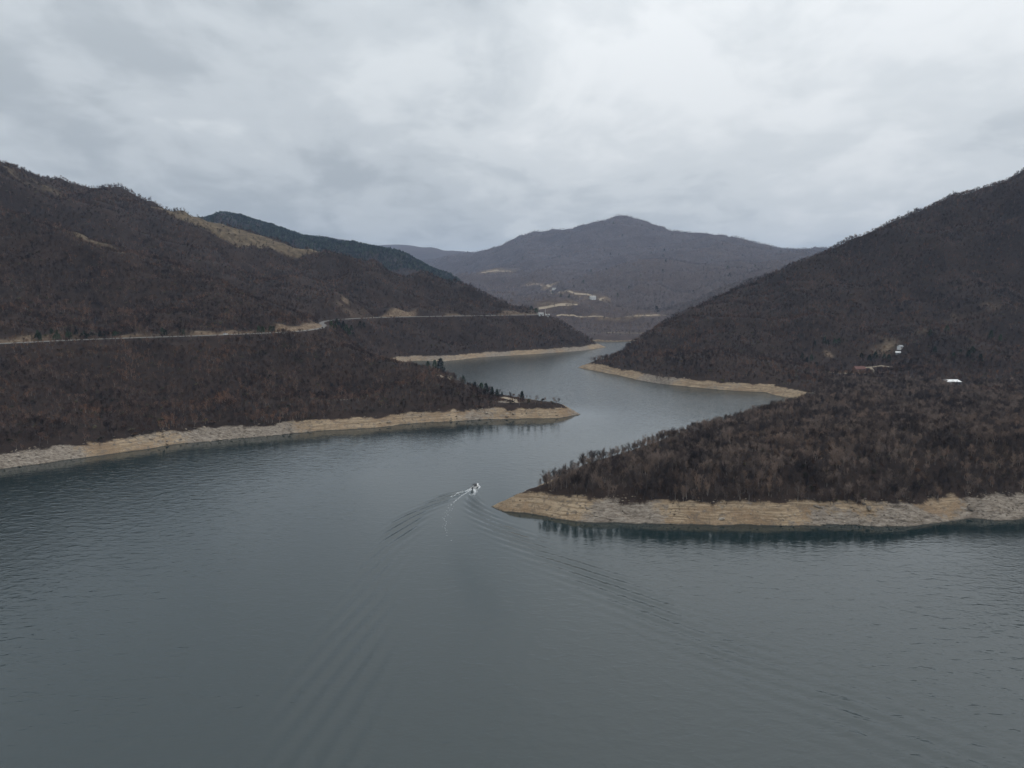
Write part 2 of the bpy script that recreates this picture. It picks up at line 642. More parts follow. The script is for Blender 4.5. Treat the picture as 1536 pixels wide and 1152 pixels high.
M_TWIG = wood_material('bare twigs', [(0.044, 0.0275, 0.0240), (0.062, 0.040, 0.034), (0.088, 0.060, 0.051), (0.104, 0.058, 0.041), (0.072, 0.055, 0.040)])
M_TWIG_NEAR = wood_material('near bare twigs', [(0.074, 0.054, 0.048), (0.098, 0.074, 0.065), (0.132, 0.105, 0.094), (0.134, 0.094, 0.076), (0.112, 0.095, 0.079)])
M_TWIG_HAZE = wood_material('haze-tinted far twigs', [(0.150, 0.134, 0.142), (0.180, 0.162, 0.168), (0.210, 0.186, 0.186), (0.225, 0.165, 0.140), (0.170, 0.160, 0.158)], 0.0035, False)  # twigs paled towards lavender: distance haze put into the colour
M_BARK = wood_material('grey bark', [(0.085, 0.074, 0.070), (0.135, 0.122, 0.116), (0.185, 0.172, 0.163)])
M_NEEDLE = wood_material('pine needles', [(0.020, 0.034, 0.024), (0.030, 0.048, 0.030), (0.042, 0.060, 0.034)])
M_SAND = plain('stone', (0.26, 0.22, 0.18), 0.95, 0.4, 0.8)
M_ROAD = plain('pale asphalt', (0.130, 0.122, 0.115), 0.9, 0.12, 0.5)
M_DIRT = plain('dirt track', (0.33, 0.27, 0.20), 0.95, 0.2, 0.3)
M_CONC = plain('pale concrete', (0.34, 0.33, 0.31), 0.9, 0.15, 1.0)
M_WHITE = plain('white paint', (0.74, 0.74, 0.73), 0.6, 0.05, 1.0)
M_DARK = plain('dark opening', (0.022, 0.022, 0.024), 0.5, 0.2, 1.0)
M_TILE = plain('red brown roof', (0.125, 0.060, 0.050), 0.85, 0.25, 1.5)
M_WALLB = plain('brown wall', (0.20, 0.13, 0.11), 0.9, 0.2, 1.0)
M_STEEL = plain('grey metal', (0.30, 0.31, 0.32), 0.5, 0.1, 1.0)
M_FOAM = plain('foam', (0.62, 0.64, 0.65), 0.9, 0.05, 2.0)

# ------------------------------------------------------------------ hills
def pts(rows, drop=0.0):
    return [(p[0], p[1], p[2] - drop) for p in (at(*r) for r in rows)]


# coast road: on the near hill, round the gully, along the middle hill
ROAD_PTS = [at(-330, 533, 500)[:2] + (59,), at(-150, 523, 515)[:2] + (59.5,), at(0, 515, 546)[:2] + (60,), at(100, 509.5, 588)[:2] + (60,), at(200, 506, 620)[:2] + (60,),
            at(300, 503, 650)[:2] + (60,), at(400, 499, 694)[:2] + (60,), at(455, 496, 728)[:2] + (60.2,), at(492, 490, 790)[:2] + (61.5,), at(478, 482, 895)[:2] + (62.5,), at(505, 479, 1000)[:2] + (62.3,),
            at(560, 476, 1075)[:2] + (62.1,), at(620, 474.5, 1125)[:2] + (62,), at(700, 473.3, 1165)[:2] + (62,), at(760, 472.5, 1215)[:2] + (61.4,), at(796, 472, 1240)[:2] + (61.2,), at(812, 472, 1262)[:2] + (61,), at(806, 470, 1330)[:2] + (61,)]
ROAD = smooth_line(ROAD_PTS, 2)
ROAD_A = [p for p in ROAD if p[1] < 860]
ROAD_B = [p for p in ROAD if p[1] > 840]

A_FRONT = [(-620, 330), (-420, 352)] + [shore(*p) for p in ((-160, 727), (0, 703.5), (125, 686.6), (260, 667), (400, 654), (490, 645), (560, 642), (600, 637), (725, 630), (840, 627), (872, 622))]
A_SHORE = A_FRONT + [(52, 578), (22, 606), (-18, 645), (-60, 690), (-105, 750), (-140, 830), (-180, 900)]
hill_a = Hill('near_left_hill', (-720, 90, 300, 1120), 2.6,
              [p for p in ROAD_A] + pts([(-300, 235, 800), (-150, 275, 830), (0, 318, 850), (100, 348, 850), (180, 374, 850), (260, 396, 840), (330, 424, 820), (400, 456, 790), (450, 482, 765), (488, 503, 735),
               (540, 522, 700), (600, 541, 665), (640, 551, 645), (690, 567, 622)], 3)
              + pts([(735, 596, 604), (775, 604, 592), (815, 612, 577), (850, 617, 567)])
              + pts([(100, 450, 720), (250, 455, 745), (350, 470, 730), (0, 420, 700), (150, 600, 500), (300, 590, 540), (420, 580, 575), (0, 610, 455), (520, 590, 610)], 4)
              + [(-700, 960, 190), (-450, 960, 105), (-380, 900, 104), (-300, 950, 58), (-330, 1080, 40), (-600, 1110, 100), (-230, 900, 54), (-300, 860, 78), (-700, 700, 240), (-720, 500, 105), (-720, 400, 50)],
              [(A_SHORE, [(-300, 1300), (-2000, 1300), (-2000, 250)])], 22, [('r', 120, 13, 11), ('f', 40, 6.0, 12), ('f', 13, 1.8, 13)], 1.5, road=ROAD_A)

B_SHORE = [(-180, 945), (-165, 985)] + [shore(*p) for p in ((627, 541), (664, 542), (700, 538.5), (733, 535.6), (808, 531.5), (871, 526), (908, 521))] + [(168, 1300), (120, 1360), (40, 1430), (-60, 1490)]
hill_b = Hill('middle_left_hill', (-1350, 230, 800, 1800), 4.5,
              ROAD_B + pts([(463, 376, 1350), (513, 387, 1350), (574, 401, 1330), (620, 411, 1310), (651, 420, 1300), (709, 434, 1305), (744, 447, 1290), (786, 463, 1280), (400, 354, 1330), (330, 333, 1300), (300, 325, 1280),
               (260, 319, 1250), (190, 295, 1230), (120, 284, 1200), (60, 273, 1150), (0, 253, 1110), (-150, 215, 1050), (-320, 190, 1020)], 4)
              + pts([(845, 486, 1250), (880, 501, 1258)], 6) + pts([(500, 440, 1110), (420, 420, 1080), (560, 440, 1190), (300, 380, 1080), (640, 455, 1195), (720, 461, 1225), (200, 345, 1060), (380, 395, 1180), (460, 405, 1200), (560, 460, 1125), (525, 456, 1065), (470, 440, 1030), (600, 463, 1145), (650, 465, 1160)], 4)
              + [(-230, 925, 40), (-300, 900, 48), (-330, 860, 40), (-450, 880, 95), (-600, 880, 125), (-800, 880, 160), (-1100, 880, 220), (-1300, 880, 270), (-600, 800, 60), (-1000, 800, 120), (-350, 1000, 92), (-450, 1000, 128)]
              + [(-1300, 1000, 330), (-1300, 1500, 150), (-900, 1500, 190), (-600, 1560, 120), (-300, 1560, 60), (-200, 1750, 20), (-1300, 1780, 60), (-60, 1420, 55), (60, 1340, 40)],
              [(B_SHORE, [(-200, 1900), (-2500, 1900), (-2500, 500), (-330, 780)])], 35, [('r', 180, 30, 21), ('f', 60, 10, 22), ('f', 18, 2.5, 23)], 1.5, road=ROAD_B)

F_SHORE = [(400, 1480), (300, 1330), (228, 1190), (172, 1065), (128, 965)] + [shore(*p) for p in ((872, 551.5), (905, 558), (956, 570), (990, 576), (1030, 580), (1081, 585), (1146, 589), (1158, 592.5), (1196, 600), (1215, 603))]
hill_f = Hill('right_hill', (60, 1500, 540, 1600), 4.5,
              pts([(905, 532, 955), (930, 517, 975), (960, 499, 1000), (1000, 480, 1040), (1040, 462, 1080), (1080, 445, 1120), (1110, 433, 1150), (1150, 417, 1180), (1190, 400, 1220), (1232, 385, 1250), (1270, 373, 1260), (1290, 357, 1255), (1310, 345, 1250), (1340, 330, 1240), (1370, 317, 1220), (1400, 305, 1200), (1450, 290, 1180),
               (1500, 273, 1160), (1536, 256, 1140), (1640, 225, 1100), (1800, 200, 1080)], 4)
              + pts([(1200, 505, 890), (1100, 520, 850), (1000, 530, 880), (1280, 556, 800), (1420, 577, 660), (1350, 552, 740), (1350, 523, 850), (1350, 440, 1000), (1400, 492, 850), (1536, 450, 930), (1536, 520, 780), (1536, 575, 660), (1250, 470, 980), (1700, 450, 900), (1700, 550, 700)], 5)
              + [(330, 655, 9), (420, 600, 14), (560, 560, 18), (800, 560, 30), (1000, 560, 50), (1400, 700, 120), (1450, 1050, 330), (700, 1500, 90), (1100, 1500, 200), (1450, 1550, 230), (480, 1440, 50)],
              [(F_SHORE, [(300, 560), (600, 500), (2500, 400), (2500, 2500), (500, 2500)])], 30, [('r', 200, 26, 31), ('f', 65, 10, 32), ('f', 18, 2.5, 33)], 1.5)

G_SHORE = [(262, 612), (238, 585), (196, 545), (150, 500), (102, 452), (62, 408), (28, 370), shore(778, 741), shore(758, 750)] + [shore(*p) for p in ((740, 760), (752, 767.5), (788.5, 769.5), (835, 779), (869, 782.6), (934, 783), (999.5, 786.5), (1100, 790.5), (1185, 790), (1270, 788), (1355, 790), (1412, 784), (1455, 777), (1497, 780), (1536, 776), (1640, 772), (1800, 768), (2100, 764))]
hill_g = Hill('near_peninsula', (-25, 560, 255, 720), 0.95,
              pts([(800, 738, 321), (850, 718, 338), (900, 703, 352), (950, 690, 367), (1000, 678, 383), (1060, 660, 403), (1120, 648, 423), (1200, 636, 450), (1300, 622, 480), (1400, 612, 492), (1536, 606, 492), (1700, 604, 480), (950, 712, 322), (850, 732, 318), (1030, 702, 325), (1100, 695, 328), (1180, 692, 328), (1260, 692, 328), (1340, 690, 330), (1420, 684, 334), (1536, 672, 340)])
              + [(330, 600, 13), (420, 570, 15), (540, 560, 18), (300, 660, 11), (420, 700, 10), (550, 700, 12), (550, 340, 22), (550, 420, 34)],
              [(G_SHORE, [(3000, 300), (3000, 800), (400, 800)])], 14, [('f', 60, 2.2, 41), ('f', 14, 0.7, 42)], 1.7)

C_PTS = pts([(150, 340, 2700), (260, 332, 2760), (325, 325, 2830), (345, 321, 2830), (375, 330, 2830), (400, 336, 2830), (430, 349, 2800), (470, 357, 2780), (540, 366, 2750), (590, 376, 2720), (640, 400, 2690), (690, 427, 2630), (730, 447, 2550), (770, 470, 2450)], 2)
hill_c = Hill('conifer_ridge', (-2300, 150, 1850, 3500), 11.0,
              C_PTS + pts([(400, 380, 2430), (520, 400, 2400), (620, 430, 2320)], 0) + [(-2200, 2000, 180), (-1500, 1950, 120), (-900, 1950, 70), (-400, 1950, 35), (-80, 1950, 8), (80, 2150, 5), (80, 2500, 5), (0, 2950, 25), (-400, 3400, 70), (-1100, 3400, 180), (-2000, 3400, 240), (-2250, 2700, 380)],
              [], 80, [('r', 380, 30, 51), ('f', 120, 10, 52), ('f', 34, 3, 53)])

D_SHORE = [(-250, 1620), (-80, 1560), (60, 1500), (150, 1452), (205, 1432), (260, 1445), (340, 1480), (450, 1520), (640, 1560)]

def far_pts(rows, drop=0.0):
    return pts([(a, b, Y if Y < 1700 else 1700 + (Y - 1700) * 2.2) for a, b, Y in rows], drop)


hill_d = Hill('far_mountain', (-1700, 4300, 1400, 7100), 19.0,
              far_pts([(690, 384, 3900), (720, 381, 3700), (740, 373, 3600), (770, 360, 3500), (800, 353, 3450), (850, 345, 3400), (875, 341, 3380), (905, 332, 3340), (925, 327, 3300), (945, 332, 3260), (962, 338, 3230), (980, 345, 3200), (1010, 350, 3150), (1030, 356, 3100), (1080, 360, 3000), (1130, 368, 2900), (1180, 375, 2850), (1232, 384, 2800), (1290, 391, 2770), (1350, 400, 2750), (1450, 405, 2700)], 6)
              + far_pts([(960, 393, 2400), (930, 416, 2220), (898, 441, 2050), (870, 395, 2800), (840, 420, 2450), (810, 430, 2350), (850, 440, 2180), (760, 405, 2900), (750, 417, 2600), (715, 436, 2350), (735, 450, 2100), (690, 415, 3200), (820, 463, 1850), (870, 462, 1830), (900, 474, 1690), (960, 473.5, 1685), (840, 474, 1690), (1020, 440, 2000), (1060, 400, 2500), (1120, 395, 2600), (1000, 380, 2800)])
              + [(150, 1545, 10), (260, 1545, 10), (340, 1560, 14), (600, 1700, 60), (1300, 1950, 180), (2600, 2100, 240), (4200, 3500, 360), (2700, 5300, 400), (4100, 7000, 300), (1300, 7000, 320), (-400, 7000, 260), (-1600, 7000, 290), (-1350, 5300, 140), (-850, 3700, 80), (-560, 2400, 15), (-850, 1750, 5), (-1300, 3200, 50)],
              [(D_SHORE, [(5000, 1560), (5000, 9000), (-5000, 9000), (-5000, 1620)])], 190, [('r', 520, 58, 61), ('r', 230, 20, 64), ('f', 120, 10, 62), ('f', 60, 4, 63)], 0.0, band=15)

hill_e1 = Hill('distant_ridge_blue', (-5200, 1200, 6500, 8400), 60.0,
               pts([(200, 366, 7700), (330, 362, 7600), (440, 360, 7500), (480, 354, 7500), (510, 359, 7500), (545, 370, 7500), (600, 376, 7450), (640, 377, 7400), (700, 381, 7300), (745, 381, 7250), (800, 390, 7200)]) +
               [(-5200, 6500, 170), (-2600, 6500, 100), (0, 6500, 40), (1200, 6500, 40), (1200, 8300, 170), (-2000, 8300, 260), (-5000, 8300, 430), (-1400, 6900, 230)],
               [], 340, [('r', 850, 80, 71), ('f', 260, 20, 72)])
hill_e2 = Hill('distant_ridge_pale', (-4500, 1700, 8500, 9900), 80.0,
               pts([(300, 385, 9200), (430, 378, 9200), (520, 371, 9200), (570, 368, 9200), (605, 367, 9200), (650, 375, 9200), (700, 381, 9150), (760, 384, 9150), (900, 384, 9150)]) +
               [(-4400, 8600, 240), (-1500, 8600, 170), (1600, 8600, 170), (1600, 9800, 240), (-1500, 9800, 320), (-4400, 9800, 320)],
               [], 480, [('f', 480, 12, 81)])
hill_r = Hill('ridge_behind_right_hill', (300, 1300, 1450, 2200), 12.0,
              pts([(1040, 458, 1750), (1080, 436, 1760), (1115, 422, 1760), (1140, 417, 1760), (1165, 416, 1760), (1230, 418, 1760), (1350, 415, 1760)], 5) +
              [(320, 1500, 5), (600, 1500, 10), (1200, 1480, 30), (1250, 2150, 20), (700, 2150, 20), (350, 2100, 20), (360, 1800, 20)],
              [], 60, [('r', 200, 10, 91), ('f', 60, 4, 92)])
HILLS = [hill_a, hill_b, hill_f, hill_g, hill_c, hill_d, hill_e1, hill_e2, hill_r]


def top_z(x, y):
    x, y = np.asarray(x, float), np.asarray(y, float)
    return np.max([h.z(x, y) for h in HILLS], axis=0)


def on_ground(px, py, y0=200.0, y1=7600.0, lift=0.0):
    """first meeting of a sight line with the ground"""
    dx, dz = sight(px, py)
    Y = np.concatenate([np.arange(y0, 1400, 1.0), np.arange(1400, y1, 4.0)])
    z = CAM_H + dz * Y
    g = np.maximum(top_z(dx * Y, Y), 0) + lift
    k = np.argmax(g >= z)
    if g[k] < z[k]:
        k = len(Y) - 1
    return (dx * Y[k], Y[k], g[k] - lift)


# natural cover, painted by place: dry grass on the ridge, cut earth above roads, rock on banks
def blob(x, y, cx, cy, rx, ry, rot=0.0):
    c, s = math.cos(rot), math.sin(rot)
    u, v = (x - cx) * c + (y - cy) * s, -(x - cx) * s + (y - cy) * c
    return np.exp(-((u / rx) ** 2 + (v / ry) ** 2))


def near_line(x, y, rows, wdt, Y=None):
    d, _, _, _ = seg_dist(x, y, rows)
    return 1 - sstep(wdt * 0.5, wdt, d)


GRASS_B = [at(*p)[:2] for p in ((250, 318, 1240), (300, 328, 1260), (345, 345, 1270), (400, 360, 1300), (450, 373, 1330))]
GRASS_B2 = [at(*p)[:2] for p in ((-40, 262, 1090), (30, 268, 1110), (70, 275, 1130))]
GRASS_A = [at(*p)[:2] for p in ((80, 345, 850), (120, 352, 845), (165, 372, 840))]


def ragged(x, y, m, sc=40, seed=3, k=0.9):
    return np.clip(sstep(0.35, 0.65, m + k * 0.5 * fbm(x, y, sc, 4, seed)), 0, 1)


def grass_left(x, y, z):
    m = np.maximum(0.95 * near_line(x, y, GRASS_B, 62), 0.5 * near_line(x, y, GRASS_B2, 40))
    m = np.maximum(m, 0.55 * near_line(x, y, GRASS_A, 26))
    return ragged(x, y, m, 35)


def road_cut(x, y, spans, wid):
    """bare cutting on the uphill side of the road, only along the given spans of the road's X"""
    d, _, sd, _ = seg_dist(x, y, ROAD)
    m = np.zeros_like(x)
    for a, b, k in spans:
        s = sstep(a - 6, a + 6, x) * (1 - sstep(b - 6, b + 6, x))
        m = np.maximum(m, s * k)
    hill_side = np.where(sd > 0, 1.0, 0.0)
    return m * hill_side * (1 - sstep(wid * 0.6, wid, d + 4 * fbm(x, y, 12, 3, 9)))


def px_x(px, Y):
    return sight(px, 500)[0] * Y


def bare_a(x, y, z):
    v = road_cut(x, y, [(px_x(-200, 520), px_x(45, 560), 0.8), (px_x(45, 560), px_x(275, 640), 0.35), (px_x(165, 615), px_x(210, 625), 0.7), (px_x(275, 640), px_x(372, 680), 0.85), (px_x(365, 685), px_x(410, 695), 0.4), (px_x(402, 695), px_x(470, 735), 1.0)], 19)
    # thin grass on the crest of the spit
    v = np.maximum(v, 0.35 * sstep(0.0, 0.3, fbm(x, y, 14, 3, 14)) * sstep(-10, 25, x) * sstep(560, 580, y))
    return np.clip(v, 0, 1)


def bare_b(x, y, z):
    v = road_cut(x, y, [(px_x(545, 1000), px_x(612, 1050), 0.9), (px_x(660, 1080), px_x(700, 1110), 0.5), (px_x(740, 1150), px_x(820, 1220), 0.6)], 22)
    rk = at(512, 456, 1065)
    v = np.maximum(v, 0.75 * blob(x, y, rk[0], rk[1], 30, 20) * sstep(-0.25, 0.25, fbm(x, y, 16, 3, 4)))
    return np.clip(v, 0, 1)


def rock_mix(x, y, z):
    return 0.22 + 0.78 * sstep(-0.35, 0.5, fbm(x, y, 45, 4, 8))


def rock_g(x, y, z):
    return np.clip(sstep(-0.25, 0.55, fbm(x, y, 30, 4, 8) + 0.45 * sstep(150, 215, x) + 0.12 * blob(x, y, 65, 294, 35, 20)), 0, 1)


def rock_f(x, y, z):
    p = at(992, 570, 765)
    return np.clip(blob(x, y, p[0], p[1], 22, 22) * 1.4 + 0.4 * sstep(0.0, 0.3, fbm(x, y, 40, 4, 18)), 0, 1)


def bare_f(x, y, z):
    v = 0
    for (px, py, Y, rx, ry, k) in ((1250, 533, 800, 12, 10, 0.8), (1320, 494, 880, 55, 30, 0.55), (1245, 521, 860, 8, 7, 0.6), (1450, 486, 900, 60, 22, 0.35), (1315, 552, 780, 14, 11, 0.9)):
        c = at(px, py, Y)
        v = np.maximum(v, k * blob(x, y, c[0], c[1], rx, ry))
    return ragged(x, y, v, 30, 19, 0.8)


def grass_f(x, y, z):
    v = 0
    for (px, py, Y, rx, ry, k) in ((1420, 582, 650, 50, 14, 0.9), (1330, 500, 880, 80, 45, 0.5), (1290, 560, 790, 35, 20, 0.6)):
        c = at(px, py, Y)
        v = np.maximum(v, k * blob(x, y, c[0], c[1], rx, ry))
    return ragged(x, y, v, 25, 29, 0.9) * 0.7


D_TRACKS = [[(722, 409), (745, 406.5), (770, 409)], [(788, 428), (806, 426), (826, 431)], [(826, 435.5), (848, 436.5), (862, 441.5), (880, 441.5), (892, 445)],
            [(886, 449.5), (903, 447.5)], [(808, 464), (830, 460), (866, 457.5)], [(835, 475), (860, 474.5), (900, 475), (960, 474.3), (1000, 473)], [(885, 500), (915, 499), (950, 500), (1000, 500)]]


def bare_d(x, y, z):
    v = np.zeros_like(x)
    for tr, wd in zip(D_WORLD, (34, 44, 26, 34, 24, 12, 8)):
        v = np.maximum(v, near_line(x, y, tr, wd) * sstep(-0.35, 0.1, fbm(x, y, 60, 3, 44)))
    cl = np.maximum(blob(x, y, *at(1058, 368, 4500)[:2], 70, 60), blob(x, y, *at(1075, 385, 3900)[:2], 60, 60))
    return np.clip(np.maximum(v, 0.45 * cl * sstep(0, 0.3, fbm(x, y, 50, 3, 45))), 0, 1)


D_WORLD = []
for tr in D_TRACKS:
    D_WORLD.append([on_ground(px, py, 1350)[:2] for px, py in tr])

zero = lambda x, y, z: np.zeros_like(x)
one_rock = lambda x, y, z: np.full_like(x, 0.3)
hill_a.build(M_GROUND, dict(grass=grass_left, bare=bare_a, rock=rock_mix))
hill_b.build(M_GROUND, dict(grass=grass_left, bare=bare_b, rock=rock_mix))
hill_f.build(M_GROUND, dict(grass=grass_f, bare=bare_f, rock=rock_f))
hill_g.build(M_GROUND, dict(grass=zero, bare=zero, rock=rock_g))
hill_c.build(M_GROUND, dict(grass=zero, bare=zero, rock=one_rock))
hill_d.build(M_GROUND_HAZE, dict(grass=zero, bare=bare_d, rock=one_rock))
hill_e1.build(M_GROUND_HAZE, dict(grass=zero, bare=zero, rock=one_rock))
hill_e2.build(M_GROUND_HAZE, dict(grass=zero, bare=zero, rock=one_rock))
hill_r.build(M_GROUND_HAZE, dict(grass=zero, bare=zero, rock=one_rock))

# ------------------------------------------------------------------ water with the boat's wake
BOAT = shore(713, 731.5)
TRACK = smooth_line([BOAT, shore(703, 737), shore(686, 748), shore(671, 768), shore(668, 790), shore(684, 835), shore(712, 880), shore(745, 930), shore(790, 1000), shore(850, 1090), (29, 110), (60, 20)], 3)


def wake_height(x, y):
    d, u, sd, _ = seg_dist(x, y, TRACK)
    v = d
    right = sd > 0                      # the track runs backwards from the boat, so its left is the lake's right-hand arm
    h = np.zeros_like(x)
    th = R(52)
    brk = np.clip(0.85 + 0.9 * fbm(x, y, 30, 3, 55), 0.4, 1.5)
    wob = 1.1 * fbm(x, y, 36, 2, 58)
    for sel, tanA, amp, fade, w_ in ((~right, 0.325, 0.36, 140.0, 0.070), (right, 0.345, 0.40, 220.0, 0.062)):
        arm = u * tanA * (1 - 0.0005 * u) + 1.2
        wid = 2.0 + w_ * u
        off = (v - arm + 0.25 * wid) / wid
        env = np.exp(-off * off) * sstep(2, 14, u)
        ph = u * math.cos(th) * 0.9 - v * math.sin(th) + wob
        lam = 3.3 + 0.009 * u
        h = np.where(sel, env * amp * np.exp(-u / fade) * brk * np.sin(2 * math.pi * ph / lam), h)
    return h


def water():
    def lines(lo, a, b, hi, step, grow=1.06):
        mid = list(np.arange(a, b, step))
        out, s, p = [], step, a
        while p > lo:
            s *= grow
            p -= s
            out.append(p)
        hi_l, s, p = [], step, b
        while p < hi:
            hi_l.append(p)
            s *= grow
            p += s
        return np.array(out[::-1] + mid + hi_l)
    xs = lines(-10500, -110, 175, 10500, 0.62)
    ys = lines(-1200, 100, 362, 10200, 0.62)
    X, Y = np.meshgrid(xs, ys, indexing='ij')
    Z = np.zeros_like(X)
    box = (X > -112) & (X < 178) & (Y > 97) & (Y < 364)
    Z[box] = wake_height(X[box], Y[box])
    co = np.stack([X, Y, Z], -1).reshape(-1, 3)
    nx, ny = X.shape
    idx = np.arange(nx * ny).reshape(nx, ny)
    q = np.stack([idx[:-1, :-1], idx[1:, :-1], idx[1:, 1:], idx[:-1, 1:]], -1).reshape(-1, 4)
    me = bpy.data.meshes.new('lake_water')
    me.vertices.add(len(co))
    me.vertices.foreach_set('co', co.ravel())
    me.loops.add(q.size)
    me.loops.foreach_set('vertex_index', q.ravel())
    me.polygons.add(len(q))
    me.polygons.foreach_set('loop_start', np.arange(0, q.size, 4))
    me.polygons.foreach_set('loop_total', np.full(len(q), 4))
    me.polygons.foreach_set('use_smooth', np.ones(len(q), bool))
    me.update(calc_edges=True)
    me.materials.append(M_WATER)
    # wind: choppier to the left, slicks in the channel, a smoothed strip along the boat's track
    x, y = co[:, 0], co[:, 1]
    chop = 0.62 + 0.4 * fbm(x, y * 0.7, 130, 4, 66) + 0.5 * sstep(-30, -170, x) * sstep(120, 260, y) + 0.2 * sstep(60, 150, x) * sstep(330, 280, y) + 0.1 * sstep(60, 160, x) * sstep(330, 200, y)
    chop = chop * (1 - 0.2 * sstep(330, 520, y) * sstep(-170, -20, x)) + 0.95 * sstep(430, 640, y)
    chop = chop + 0.40 * sstep(270, 150, y)
    # sheltered water under the wooded banks
    near = (np.abs(x) < 900) & (y > 150) & (y < 800)
    ds = np.full(len(x), 1e4)
    ds[near] = np.minimum(seg_dist(x[near], y[near], A_FRONT)[0] * 0.75, seg_dist(x[near], y[near], G_SHORE[9:])[0])
    chop = chop * (1 - 0.68 * np.exp(-(ds / 34.0) ** 2))
    d, u, _, _ = seg_dist(x, y, TRACK)
    chop = chop * (1 - 0.45 * np.exp(-(d / (2.5 + 0.02 * u)) ** 2) * (1 - sstep(60, 260, u)))
    a = me.attributes.new('chop', 'FLOAT', 'POINT')
    a.data.foreach_set('value', np.clip(chop, 0.15, 2.3).astype(np.float32))
    rip = (0.75 + 0.7 * fbm(x, y, 70, 3, 67)) * sstep(430, 210, y) * (1 - 0.85 * np.exp(-(ds / 34.0) ** 2)) * (1 - 0.6 * np.exp(-(d / (3.0 + 0.03 * u)) ** 2))
    a = me.attributes.new('ripple', 'FLOAT', 'POINT')
    a.data.foreach_set('value', np.clip(rip, 0.0, 1.3).astype(np.float32))
    o = bpy.data.objects.new('lake_water', me)
    COL.objects.link(o)
    tag(o, kind='structure')


water()

# ------------------------------------------------------------------ trees
def tri_tube(v, f, p, q, r0, r1, n=3):
    p, q = np.array(p), np.array(q)
    d = q - p
    d = d / (np.linalg.norm(d) + 1e-9)
    u = np.cross(d, (0.31, 0.87, 0.38))
    u /= np.linalg.norm(u) + 1e-9
    w_ = np.cross(d, u)
    b = len(v)
    for c, r in ((p, r0), (q, r1)):
        for k in range(n):
            a = 2 * math.pi * k / n
            v.append(tuple(c + u * (r * math.cos(a)) + w_ * (r * math.sin(a))))
    for k in range(n):
        f.append((b + k, b + (k + 1) % n, b + n + (k + 1) % n, b + n + k))


def sliver(v, f, p, d, ln, wd, rnd):
    p, d = np.array(p), np.array(d)
    s = np.cross(d, (rnd.uniform(-1, 1), rnd.uniform(-1, 1), rnd.uniform(-1, 1)))
    s = s / (np.linalg.norm(s) + 1e-9) * wd * 0.5
    b = len(v)
    v += [tuple(p - s), tuple(p + s), tuple(p + d * ln)]
    f.append((b, b + 1, b + 2))


def unit(az, el):
    return np.array((math.cos(az) * math.cos(el), math.sin(az) * math.cos(el), math.sin(el)))


def bare_tree_mesh(seed, H, limbs, twigs, tw, spread=0.27, stems=1, tl=(0.09, 0.2), steep=(22, 62)):
    """returns (trunk verts, faces), (crown verts, faces)"""
    rnd = random.Random(seed)
    tv, tf, cv, cf = [], [], [], []
    nodes = []
    for s in range(stems):
        az0 = rnd.uniform(0, 6.28)
        lean = rnd.uniform(0.02, 0.10) if stems == 1 else rnd.uniform(0.12, 0.25)
        base = np.array((0.25 * math.cos(az0) * (stems > 1), 0.25 * math.sin(az0) * (stems > 1), -0.4))
        p = base
        hs = H * rnd.uniform(0.72, 0.86)
        pts_ = [p]
        for k in range(4):
            p = p + np.array((math.cos(az0) * lean + rnd.uniform(-.06, .06), math.sin(az0) * lean + rnd.uniform(-.06, .06), 1)) * hs / 4
            pts_.append(p)
        r = 0.018 * H / math.sqrt(stems)
        for k in range(4):
            tri_tube(tv, tf, pts_[k], pts_[k + 1], r * (1 - k * 0.22), r * (1 - (k + 1) * 0.22), 4 if limbs > 9 else 3)
        for i in range(max(1, limbs // stems)):
            t = rnd.uniform(0.28, 0.98)
            k = min(3, int(t * 4))
            q = pts_[k] + (pts_[k + 1] - pts_[k]) * (t * 4 - k)
            az, el = rnd.uniform(0, 6.28), R(rnd.uniform(*steep))
            ln = H * spread * rnd.uniform(0.7, 1.25) * (1.25 - 0.65 * t)
            d1 = unit(az, el)
            m = q + d1 * ln * 0.55
            d2 = unit(az + rnd.uniform(-.4, .4), min(1.4, el + rnd.uniform(0.1, 0.5)))
            e = m + d2 * ln * 0.65
            tri_tube(cv, cf, q, m, r * 0.45, r * 0.26)
            tri_tube(cv, cf, m, e, r * 0.26, r * 0.08)
            nodes += [(q, m, d1), (m, e, d2), (m, e, d2)]
        nodes += [(pts_[3], pts_[4], np.array((0, 0, 1.0)))] * 2
    for i in range(twigs):
        a, b, d = rnd.choice(nodes)
        p = a + (b - a) * rnd.uniform(0.1, 1.0)
        dd = d * 0.7 + np.array((rnd.gauss(0, .5), rnd.gauss(0, .5), rnd.gauss(0.25, .4)))
        dd /= np.linalg.norm(dd) + 1e-9
        sliver(cv, cf, p, dd, H * rnd.uniform(*tl), tw * rnd.uniform(0.7, 1.3), rnd)
    return (tv, tf), (cv, cf)


def leafy(seed, H, n, sz, shape='bush'):
    """small upright clump of leaf faces, used for dry-leaved oaks and thorn bushes"""
    rnd = random.Random(seed)
    v, f = [], []
    lobes = [(rnd.gauss(0, H * .16), rnd.gauss(0, H * .16), H * rnd.uniform(.35, .8), H * rnd.uniform(.16, .28)) for _ in range(7)]
    for i in range(n):
        lx, ly, lz, lr = rnd.choice(lobes)
        d = unit(rnd.uniform(0, 6.28), rnd.uniform(-0.8, 1.5))
        p = np.array((lx, ly, lz)) + d * lr * rnd.uniform(0.5, 1.1)
        dd = unit(rnd.uniform(0, 6.28), rnd.uniform(-1, 1))
        sliver(v, f, p, dd, sz * rnd.uniform(.7, 1.4), sz * rnd.uniform(.5, 1), rnd)
    return v, f


